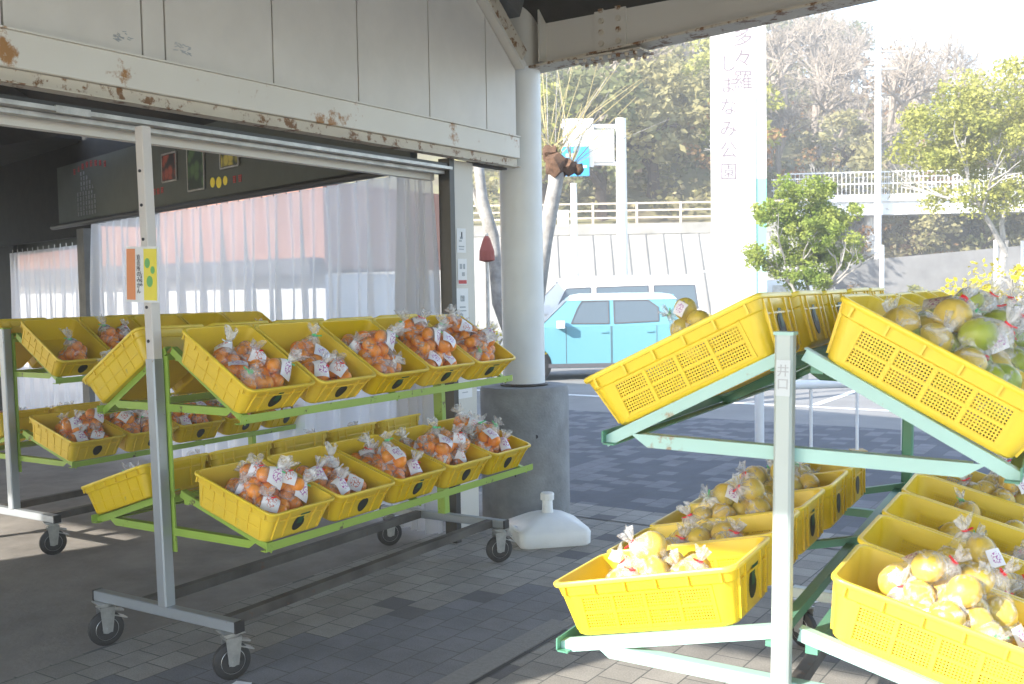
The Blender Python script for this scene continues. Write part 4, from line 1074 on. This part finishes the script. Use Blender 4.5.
# ------------------------------------------------------------------ street furniture
pf = thing('pipe_barrier', 'low white pipe barrier on the paving behind the mint-green rack', 'barrier', loc=(2.38, 9.72, 0))
b = MB(); b.tube([(0, 0, 0), (0, 0, .62), (.04, 0, .68), (1.5, .2, .68)], .045, whitepaint, 14); b.build('frame_pipe', pf, True)
for x in (.52, .99, 1.46):
    b = MB(); b.tube([(x, x*.133, 0), (x, x*.133, .66)], .016, whitepaint, 8); b.build('upright', pf)
b = MB(); b.box((1.0, .13, .012), (.14, .14, .024), mat('timber_block', (.45, .33, .16), .8)); b.build('base_plate', pf)
# pylon sign with the park's name
pylonw = mat('pylon_white_panel', (.70, .70, .70), .4, var=.05)
signink = mat('faded_pink_grey_ink', (.20, .165, .185), .6)
py = thing('pylon_sign', 'tall white pylon with faded vertical Japanese lettering and a teal edge', 'sign', loc=(6.39, 28.1, 0), rz=-.0)
b = MB(); b.box((-.13, .35, 6.5), (1.10, .7, 13), pylonw); b.build('white_slab', py)
b = MB(); b.box((.575, .37, 3.62), (.30, .66, 1.95), tealpaint); b.build('teal_panel', py)
b = MB(); b.box((.575, .37, 8.8), (.30, .66, 8.4), pylonw); b.box((.575, .37, 1.32), (.30, .66, 2.63), mat('pale_teal_paint', (.45, .68, .64), .45)); b.build('side_fin', py)
o = link('lettering', text_mesh('多々羅', .56, signink, .004, True, 1.05), py); o.rotation_euler = (pi/2, 0, 0); o.location = (.08, -.006, 7.85)
o = link('lettering', text_mesh('しまなみ公園', .50, signink, .004, True, 1.18), py); o.rotation_euler = (pi/2, 0, 0); o.location = (-.33, -.006, 6.25)
# sign gantry
ga = thing('gantry_sign', 'white road sign gantry with a blue panel beyond the parked van', 'road sign', loc=(3.53, 32, 0))
b = MB(); b.tube([(0, 0, 0), (0, 0, 6.95)], [.19, .16], whitepaint, 18); b.build('mast', ga, True)
for z in (6.7, 5.55):
    b = MB(); b.tube([(0, 0, z), (-1.9, 0, z+.05)], .07, whitepaint, 10); b.build('arm', ga)
b = MB(); b.box((-1.35, -.1, 6.2), (.95, .05, 1.5), whitepaint); b.build('white_panel', ga)
b = MB(); b.box((-1.45, -.2, 5.62), (.85, .05, .92), bluesign); bp_ = b.build('blue_panel', ga)
b = MB(); b.bar((-1.8, -.23, 5.45), (-1.1, -.23, 5.45), .004, .06, whitepaint); b.bar((-1.45, -.23, 5.45), (-1.45, -.23, 5.95), .06, .004, whitepaint); b.bar((-1.75, -.23, 5.8), (-1.5, -.23, 5.8), .004, .10, whitepaint); b.build('arrow_marks', bp_)
b = MB(); b.box((-.55, .05, 6.1), (.65, .35, 1.0), plasticgrey if False else alum); b.build('control_box', ga)
sp = thing('lamp_post', 'slim white post with a box left of the road sign mast', 'post', loc=(2.05, 32.4, 0))
b = MB(); b.tube([(0, 0, 0), (0, 0, 5.0)], [.12, .10], whitepaint, 12); b.build('pole', sp); b = MB(); b.box((-.35, 0, 3.9), (.35, .12, .5), whitepaint); b.build('box', sp)
# pale utility pole and posts on the right
up = thing('utility_pole', 'tall pale concrete utility pole in front of the wooded hill', 'pole', loc=(17.4, 48, 0))
b = MB(); b.tube([(0, 0, 0), (0, 0, 13.2)], [.19, .13], whitepaint, 14); b.build('pole', up, True)
for z in (12.5, 11.7): b = MB(); b.bar((-.7, 0, z), (.9, 0, z), .08, .08, alum); b.build('cross_arm', up)
for i, (x, y, h) in enumerate(((18.2, 38, 3.2), (17.2, 34, 3.0), (13.2, 36, 3.0))):
    t = thing('steel_post', ['white steel post right of the yellow-striped post beside the road', 'white steel post wrapped with a yellow band beside the road', 'thin grey post beside the leafy green tree'][i], 'post', loc=(x, y, 0))
    b = MB(); b.tube([(0, 0, 0), (0, 0, h)], .08, whitepaint, 10); b.build('tube', t)
    if i == 1: b = MB(); b.tube([(0, 0, 1.1), (0, 0, 1.35)], .085, yellowprint, 10); b.build('band', t)
bn = thing('litter_bin', 'dark round bin lid peeking over the left upper crates of the mint rack', 'bin', loc=(4.7, 17, 0))
b = MB(); b.lathe([(.28, 0), (.30, 1.2), (.32, 1.22)], alum, 20); b.build('drum', bn, True)
b = MB(); b.lathe([(.34, 1.22), (.36, 1.26), (.34, 1.38), (.2, 1.44), (.05, 1.45)], blackcap, 20); b.build('lid', bn, True)

# ------------------------------------------------------------------ foot bridge
fb = thing('footbridge', 'white footbridge with railings crossing below the wooded hill', 'bridge', loc=(13.2, 50, 0))
b = MB(); b.bar((0, 0, 5.28), (26, -2, 5.28), 2.4, .72, whitepaint); b.bar((0, -1.3, 5.72), (26, -3.3, 5.72), .12, .34, whitepaint); b.build('deck', fb)
for s in (-1.25, 1.2):
    b = MB()
    for k in range(130):
        x = .1+k*.198; b.bar((x, s-x*.077, 5.8), (x, s-x*.077, 6.95), .022, .022, whitepaint, up=(0, 1, 0))
    for z in (6.95, 6.4): b.bar((0, s, z), (26, s-2, z), .05, .06, whitepaint)
    b.build('railing', fb)
for x in (4.4, 15): b = MB(); b.tube([(x, -x*.077, 0), (x, -x*.077, 5.2)], .28, whitepaint, 14); b.build('pier', fb, True)

# ------------------------------------------------------------------ retaining walls and fence
rw = thing('retaining_wall', 'pale sloping concrete retaining wall below the hill fence', 'wall', loc=(0, 0, 0))
b = MB(); b.prism([(39.8, 0), (42.6, 3.9), (43.2, 3.9), (43.2, 0)], -16, 13, lightconc, 'x'); b.build('wall_face', rw)
b = MB()
for k in range(40):
    x = -15.8+.74*k; b.bar((x, 39.77, .02), (x, 42.57, 3.9), .04, .03, darkconc, up=(0, -.8, .6))
b.build('joint', rw)
b = MB(); b.box((-1.5, 42.8, 4.12), (29, .5, .45), lightconc); b.build('coping', rw)
tan_ = mat('tan_painted_rail', (.55, .47, .38), .6)
fn = thing('fence', 'tan rail fence along the top of the retaining wall', 'fence', loc=(0, 0, 0))
for k in range(16): b = MB(); b.bar((-15+1.85*k, 42.8, 4.34), (-15+1.85*k, 42.8, 5.25), .09, .09, tan_, up=(0, 1, 0)); b.build('post', fn)
for z in (4.6, 4.9, 5.2): b = MB(); b.bar((-15.5, 42.8, z), (13, 42.8, z), .06, .07, tan_); b.build('rail', fn)
rw2 = thing('retaining_wall', 'dark retaining wall behind the footbridge posts', 'wall', loc=(0, 0, 0))
b = MB(); b.prism([(12.2, 0), (12.2, 2.2), (16, 2.7), (24, 3.3), (40, 3.6), (60, 4), (60, 0)], 47.5, 48.2, darkconc); b.build('wall_face', rw2)  # darker concrete than the pale sloping wall

# ------------------------------------------------------------------ hill terrain
def hz(x, y):
    s = max(0, min(1, (y-43)/48))
    ridge = 21.5 if x < 26 else max(3.5, 21.5-(x-26)*.62)
    if x < 8: ridge = 21.5+(8-x)*.05
    base = 4.2 if x < 12 else (2.3 if x > 16 else 4.2-(x-12)*.475)
    y0 = 43.1 if x < 12 else 48.3
    s = max(0, min(1, (y-y0)/46)); s = s**.85
    return base+(ridge-base)*s+1.2*noise.noise(Vector((x*.08, y*.08, 0)))*min(1, s*4)
b = MB(); nx, ny = 70, 40; vs = []
for j in range(ny+1):
    for i in range(nx+1):
        x = -40+i*2.2; y0 = 43.1 if x < 12 else 48.3; y = y0+j*1.7+(0 if j < 30 else (j-30)*6)
        vs.append((x, y, hz(x, y)))
b.add(vs, [(j*(nx+1)+i, j*(nx+1)+i+1, (j+1)*(nx+1)+i+1, (j+1)*(nx+1)+i) for j in range(ny) for i in range(nx)], earth); o = b.build('hill', None, True); tag(o, kind='structure')

# ------------------------------------------------------------------ trees
def leaves(m, rnd, c, rad_, n, size, mt, flat=1.):
    """n small leaf faces in a clump round c"""
    vs = []; fs = []
    for _ in range(n):
        d = Vector((rnd.gauss(0, 1), rnd.gauss(0, 1), rnd.gauss(0, 1))); d.normalize(); d *= rad_*(rnd.random()**.4); d.z *= flat
        p = Vector(c)+d; a = Vector((rnd.gauss(0, 1), rnd.gauss(0, 1), rnd.gauss(0, .6))).normalized(); b_ = a.orthogonal().normalized()
        b_ = (b_*cos(rnd.random()*6)+a.cross(b_)*sin(rnd.random()*6)); s = size*rnd.uniform(.6, 1.3)
        k = len(vs); vs += [p-a*s*.5, p+b_*s*.3, p+a*s*.6, p-b_*s*.3]; fs.append((k, k+1, k+2, k+3))
    m.add(vs, fs, mt)
def branches(m, rnd, p, d, l, r, depth, mt, tips, spread=.6, up=.15):
    q = p+d*l; mid = (p+q)/2+Vector((rnd.uniform(-1, 1), rnd.uniform(-1, 1), 0))*l*.06
    m.tube([p, mid, q], [r, r*.82, r*.66], mt, 7 if depth > 1 else 4, cap=False); tips.append(q)
    if depth == 0: return
    for k in range(rnd.choice((2, 3, 3))):
        nd = (d+Vector((rnd.gauss(0, spread), rnd.gauss(0, spread), rnd.gauss(0, spread*.6)+up))).normalized()
        branches(m, rnd, q-d*l*rnd.uniform(0, .35), nd, l*rnd.uniform(.6, .8), r*.6, depth-1, mt, tips, spread, up)
def tree_proto(seed, h, w, mt, bark, nclump, nleaf, lsize, depth=3, lean=0):
    rnd = random.Random(seed); tr = MB(); tips = []
    branches(tr, rnd, Vector((0, 0, -.3)), Vector((lean, 0, 1)).normalized(), h*.36, w*.05+.04, depth, bark, tips)
    cr = MB(); cs = []
    for k in range(nclump):
        a = rnd.uniform(0, 2*pi); zz = rnd.random(); rr_ = (rnd.random()**.5)*w*.5*math.sin(pi*min(1, .12+zz*.86))**.6
        c = Vector((rr_*cos(a), rr_*sin(a), h*(.28+.70*zz)))
        if noise.noise(c*.9+Vector((seed, 0, 0))) < -.22: continue
        leaves(cr, rnd, c, w*rnd.uniform(.09, .16), nleaf, lsize, mt, .7)
    return tr.mesh('trunk', True), (cr.mesh('crown', fix=False) if nclump else None)
lf_dark = leaf_mat('dark_evergreen_leaf', (.11, .13, .055), (.22, .23, .11), .5)
lf_olive = leaf_mat('olive_leaf', (.24, .22, .10), (.38, .35, .18), .5)
lf_rust = leaf_mat('russet_leaf', (.20, .10, .045), (.30, .20, .10), .6)
lf_yel = leaf_mat('yellow_green_leaf', (.28, .30, .07), (.44, .43, .13), .9)
lf_map = leaf_mat('fresh_green_leaf', (.16, .24, .04), (.36, .40, .10), 1.5)
lf_bush = leaf_mat('yellow_bush_leaf', (.50, .42, .02), (.68, .58, .05), 3)
lf_dry = leaf_mat('dry_grass_leaf', (.32, .27, .15), (.50, .43, .27), .8)
protos = [
 ('evergreen_tree', 'dark evergreen tree growing on the wooded hillside', tree_proto(1, 6, 5, lf_dark, barkdark, 90, 26, .34)),
 ('evergreen_tree', 'dark evergreen tree growing on the wooded hillside', tree_proto(2, 5, 5.4, lf_dark, barkdark, 90, 26, .34)),
 ('bushy_tree', 'olive-green bushy tree growing on the wooded hillside', tree_proto(3, 5.2, 5, lf_olive, barkdark, 85, 26, .32)),
 ('bushy_tree', 'olive-green bushy tree growing on the wooded hillside', tree_proto(4, 4.2, 4.6, lf_olive, barkpale, 75, 26, .32)),
 ('russet_tree', 'russet half-bare tree growing on the wooded hillside', tree_proto(5, 5, 4.4, lf_rust, barkpale, 34, 18, .26, 5)),
 ('bare_tree', 'leafless pale grey tree growing on the wooded hillside', tree_proto(6, 8, 5, None, barkbare, 0, 0, 0, 6)),
 ('bare_tree', 'leafless pale grey tree growing on the wooded hillside', tree_proto(7, 7, 5, None, barkbare, 0, 0, 0, 6)),
 ('dry_shrub', 'dry straw-coloured shrub growing on the wooded hillside', tree_proto(8, 3, 3.6, lf_dry, barkpale, 40, 22, .26, 3)),
 ('yellow_tree', 'yellow-green tree growing on the wooded hillside', tree_proto(9, 5, 4.4, lf_yel, barkdark, 70, 22, .28)),
]
def plant(name, label, pr, loc, s, rz, cat='tree', group=None):
    t = thing(name, label, cat, Matrix.Translation(loc) @ Matrix.Rotation(rz, 4, 'Z') @ Matrix.Scale(s, 4), group=group)
    link('trunk', pr[0], t)
    if pr[1]: link('crown', pr[1], t)
    return t
rnd = random.Random(77)
cnt = 0
for j in range(13):
    for i in range(17):
        y = 44.5+j*3.7+rnd.uniform(-1.2, 1.2); f = y/60.
        x = (-3+i*3.6)*(.72+.28*f)+rnd.uniform(-1.3, 1.3)
        if x > 12 and y < 50.5: continue
        px = 512+1010*x/y
        if px < 465 or px > 1090: continue
        z = hz(x, y)
        w = noise.noise(Vector((x*.11, y*.11, 5)))
        q = rnd.random()
        if 840 > px > 770 and y > 60: k = 5 if q < .7 else 6
        elif px > 760 and y > 55: k = rnd.choice((5, 6, 5, 4, 7, 2))
        elif w > .1: k = rnd.choice((0, 2, 2, 3, 5, 7, 4, 6))
        elif w < -.15: k = rnd.choice((2, 4, 7, 8, 3))
        else: k = rnd.choice((0, 2, 3, 3, 4, 5, 7, 8, 2))
        nm, lab, pr = protos[k]
        plant(nm, lab, pr, (x, y, z-.1), rnd.uniform(.75, 1.15), rnd.uniform(0, 6.28), group='trees on the wooded hillside'); cnt += 1
b = MB(); rnd2 = random.Random(9)
for k in range(3600):
    x = rnd2.uniform(-6, 62); y = rnd2.uniform(43.3 if x < 12 else 48.6, 93)
    if not (455 < 512+1010*x/y < 1080): continue
    w_ = noise.noise(Vector((x*.13, y*.13, 9)))+rnd2.uniform(-.25, .25)
    mt = lf_dark if w_ < -.25 else (lf_olive if w_ < .12 else (lf_dry if w_ < .33 else lf_rust))
    leaves(b, rnd2, (x, y, hz(x, y)+.4), rnd2.uniform(.6, 1.1), 20, .30, mt, .7)
o = b.build('hillside_undergrowth', None, fix=False); tag(o, 'mixed green and straw-coloured undergrowth covering the hillside', 'undergrowth', kind='stuff')
print('hill trees', cnt)
# dark evergreen crowns on the skyline above the bare trees
for (x, y, s) in ((25.5, 84, 1.0), (28.5, 86, 1.1), (22.5, 86, 1.0)):
    plant('evergreen_tree', 'dark evergreen tree on the hill crest', protos[0][2], (x, y, hz(x, y)), s, x, group='evergreen trees on the hill crest')
# shrubs between the bridge and the right retaining wall
for i, (x, y, s, k) in enumerate(((14.5, 49.5, .6, 7), (17, 49.8, .65, 4), (20, 49.5, .7, 2), (23, 50, .7, 0), (26, 50, .7, 2), (15.8, 46.3, .35, 4), (18.5, 46.5, .30, 8))):
    plant('roadside_shrub', 'low shrub above the dark retaining wall under the footbridge', protos[k][2], (x, y, 2.2 if y > 48 else 0), s, i*1.3, 'shrub', 'shrubs under the footbridge')
for i, (x, k, s) in enumerate(((1.2, 7, .5), (3.3, 7, .55), (5.2, 4, .35))):
    plant('wall_shrub', ['straw-coloured shrub by the slim white post at the pale wall', 'straw-coloured shrub beside the road sign mast', 'small russet shrub at the foot of the pale wall'][i], protos[k][2], (x, 38.9, 0), s, i, 'shrub')
# the leafy tree behind the mint rack
def leafy(seed, h, w, levels, mt, nl, ls, bark):
    rnd = random.Random(seed); tr = MB(); tips = []
    branches(tr, rnd, Vector((0, 0, 0)), Vector((0, 0, 1)), h*.34, .05*w*.5+.02, 4, bark, tips, .55, .2)
    cr = MB()
    for (cx, cy, cz, rx, rz2, n) in levels:
        for k in range(n):
            a = rnd.uniform(0, 2*pi); q = rnd.random()**.5
            c = (cx+rx*q*cos(a), cy+rx*q*sin(a), cz+rnd.uniform(-1, 1)*rz2*(1-q*.5))
            leaves(cr, rnd, c, rnd.uniform(.13, .26)*w/2.2, nl, ls, mt, .8)
    return tr.mesh('trunk', True), cr.mesh('crown', fix=False)
pr = leafy(3, 4.1, 2.3, [(-.1, 0, 3.75, .6, .36, 22), (-.6, 0, 3.25, .5, .32, 18), (.6, .1, 3.2, .6, .3, 20), (0, 0, 2.85, .85, .3, 26), (.55, 0, 2.35, .7, .32, 24), (-.6, .1, 2.3, .6, .35, 22), (0, 0, 1.8, .75, .3, 22), (.3, -.2, 2.7, .8, .4, 14)], lf_map, 150, .072, barkpale)
plant('garden_tree', 'small leafy bright green tree right of the white pylon', pr, (6.55, 22.4, 0), 1., 0)
pr = leafy(8, 8.5, 5, [(.2, 0, 7.4, 1.9, .9, 44), (-1.7, 0, 6.4, 1.3, .7, 30), (1.5, 0, 6.4, 1.6, .8, 34), (0, 0, 5.5, 2.0, .7, 40), (-2.3, 0, 5.4, 1.1, .5, 20), (-1.0, 0, 4.2, 1.3, .5, 16), (1.6, 0, 4.4, 1.4, .7, 28)], lf_yel, 170, .115, barkpale)
plant('roadside_tree', 'large airy yellow-green tree at the right edge over the footbridge', pr, (14.9, 30.5, 0), 1.0, 0)
pr = leafy(9, 1.5, 2, [(0, 0, .75, .75, .4, 34)], lf_bush, 60, .06, barkpale)
plant('yellow_bush', 'rounded bright yellow bush at the right edge beyond the crates', pr, (10.3, 20.6, .12), 1.65, 0, 'bush')
plant('yellow_bush', 'low yellow bush seen between the side panel and the column', pr, (-.35, 15.5, 0), 1.0, 1, 'bush')
plant('yellow_bush', 'yellow bush at the foot of the white pylon', pr, (4.9, 26.3, 0), .9, 2, 'bush')
# pollarded tree behind the column
pt = thing('pollarded_tree', 'pollarded pale-barked tree with knobbly brown heads behind the column', 'tree', loc=(.05, 12.2, 0))
b = MB(); rnd = random.Random(4)
b.tube([(0, 0, 0), (-.03, 0, .6), (0, 0, 1.1)], [.15, .12, .12], barkpale, 12)
b.tube([(0, 0, .95), (-.20, 0, 1.5), (-.26, 0, 2.3), (-.38, 0, 2.75), (-.42, 0, 3.2)], [.10, .085, .075, .07, .06], barkpale, 10)
b.tube([(0, 0, .95), (.25, -.05, 1.5), (.36, 0, 2.2), (.50, 0, 2.9), (.52, 0, 3.05)], [.11, .10, .095, .09, .10], barkpale, 10)
b.tube([(-.24, 0, 2.0), (-.36, .1, 2.5), (-.55, .1, 3.0)], [.05, .04, .03], barkpale, 8)
b.build('trunk', pt, True)
b = MB()
knob = mat('brown_knot', (.16, .09, .055), .95, var=.5, vscale=20, bump=.8)
for (cx, cz, r) in ((.52, 3.12, .15), (.66, 3.1, .11), (.44, 3.27, .10), (.78, 3.07, .07), (.0, 1.42, .10), (-.12, 1.52, .08)):
    bm = ico(2); vs = [Vector((cx, -.02, cz))+v.co*r*(1+.5*noise.noise(v.co*3+Vector((cx*9, 0, 0)))) for v in bm.verts]; fs = [[v.index for v in f.verts] for f in bm.faces]; bm.free(); b = MB(); b.add(vs, fs, knob); b.build('knot', pt, True)
b = MB()
twig = mat('straw_twig', (.45, .38, .20), .8)
for k in range(46):
    base = Vector(rnd.choice(((.5, 0, 3.2), (.7, 0, 3.12), (-.42, 0, 3.2), (.42, 0, 3.3)))); d = Vector((rnd.gauss(.25, .5), rnd.gauss(0, .3), rnd.uniform(.5, 1.2))).normalized(); l = rnd.uniform(.5, 1.5)
    b.tube([base, base+d*l*.5+Vector((0, 0, .03)), base+d*l], [.008, .006, .003], twig if rnd.random() < .7 else barkpale, 4, cap=False)
b.build('twig', pt)
# rolled red awning cloth in the gap
aw = thing('folded_parasol', 'folded dark red cloth parasol seen between side panel and column', 'parasol', loc=(-.27, 11.6, 0))
b = MB(); b.tube([(0, 0, 0), (0, 0, 2.3)], .02, alum, 8); b.build('pole', aw)
b = MB(); b.lathe([(.02, 1.97), (.09, 1.99), (.085, 2.1), (.04, 2.24), (.01, 2.28)], mat('dark_red_cloth', (.30, .08, .06), .8), 12); b.build('canopy', aw)
# small white kiosk blocks behind the leafy tree
ks = thing('white_box_van', 'small white cabinet standing behind the leafy green tree', 'cabinet', loc=(7.9, 30, 0))
b = MB(); b.box((0, 0, .9), (1.7, 1.2, 1.8), whitepaint); b.build('housing', ks); b = MB(); b.box((0, -.61, .9), (.6, .03, 1.5), alum); b.build('door', ks)

# ------------------------------------------------------------------ camera, light, sky
f, p, r, h = 1010.4, .0517, -.0172, 1.65
F = Vector((0, cos(p), -sin(p))); R = Vector((1, 0, 0)); U = R.cross(F)
R2 = R*cos(r)+U*sin(r); U2 = U*cos(r)-R*sin(r)
cam = bpy.data.cameras.new('camera'); co = bpy.data.objects.new('camera', cam); COL.objects.link(co)
Mc = Matrix((R2, U2, -F)).transposed().to_4x4(); Mc.translation = (0, 0, h); co.matrix_world = Mc
cam.sensor_width = 36; cam.lens = f/1024*36; cam.clip_end = 1000; cam.clip_start = .05
cam.dof.use_dof = True; cam.dof.focus_distance = 4.9; cam.dof.aperture_fstop = 8
scene.camera = co
SUN_EL = rad(28); td = Vector((.834, .552, 0)).normalized()
az = math.atan2(-td.x, -td.y)             # compass angle of the sun from +Y clockwise
sl = bpy.data.lights.new('sun', 'SUN'); sl.energy = 3.6; sl.angle = rad(.53); sl.color = (1, .94, .84)
so = bpy.data.objects.new('sun', sl); COL.objects.link(so)
dirv = Vector((td.x*cos(SUN_EL), td.y*cos(SUN_EL), -sin(SUN_EL)))
so.rotation_euler = dirv.to_track_quat('-Z', 'Y').to_euler(); so.location = (-20, -15, 30)
w = bpy.data.worlds.new('World'); scene.world = w; w.use_nodes = True
nt = w.node_tree; bg = nt.nodes['Background']; sky = nt.nodes.new('ShaderNodeTexSky'); sky.sky_type = 'NISHITA'; sky.sun_disc = False
sky.sun_elevation = SUN_EL; sky.sun_rotation = az; sky.air_density = 1.0; sky.dust_density = .8; sky.ozone_density = 1.1
nt.links.new(sky.outputs[0], bg.inputs['Color']); bg.inputs['Strength'].default_value = .135
vs_ = scene.view_settings; vs_.view_transform = 'Standard'; vs_.look = 'None'; vs_.gamma = 1; vs_.exposure = 2.25; vs_.use_curve_mapping = False
scene.render.resolution_x = 1024; scene.render.resolution_y = 684
scene.cycles.transparent_max_bounces = 24; scene.cycles.max_bounces = 8

HZ = 1  # thin volume added to wash out the background like overexposure glare
if HZ:
    hm = bpy.data.materials.new('glare_haze'); hm.use_nodes = True; nt = hm.node_tree; nt.nodes.clear()
    out = nt.nodes.new('ShaderNodeOutputMaterial'); pv_ = nt.nodes.new('ShaderNodeVolumePrincipled')
    pv_.inputs['Color'].default_value = (.95, .97, 1, 1); pv_.inputs['Density'].default_value = .004
    nt.links.new(pv_.outputs[0], out.inputs['Volume'])
    b = MB(); b.box((40, 70, 22), (260, 260, 52), hm); o = b.build('haze', None); tag(o, kind='stuff')
    o['label'] = 'pale haze volume added as glare over the car park and the hillside'; o['category'] = 'haze'
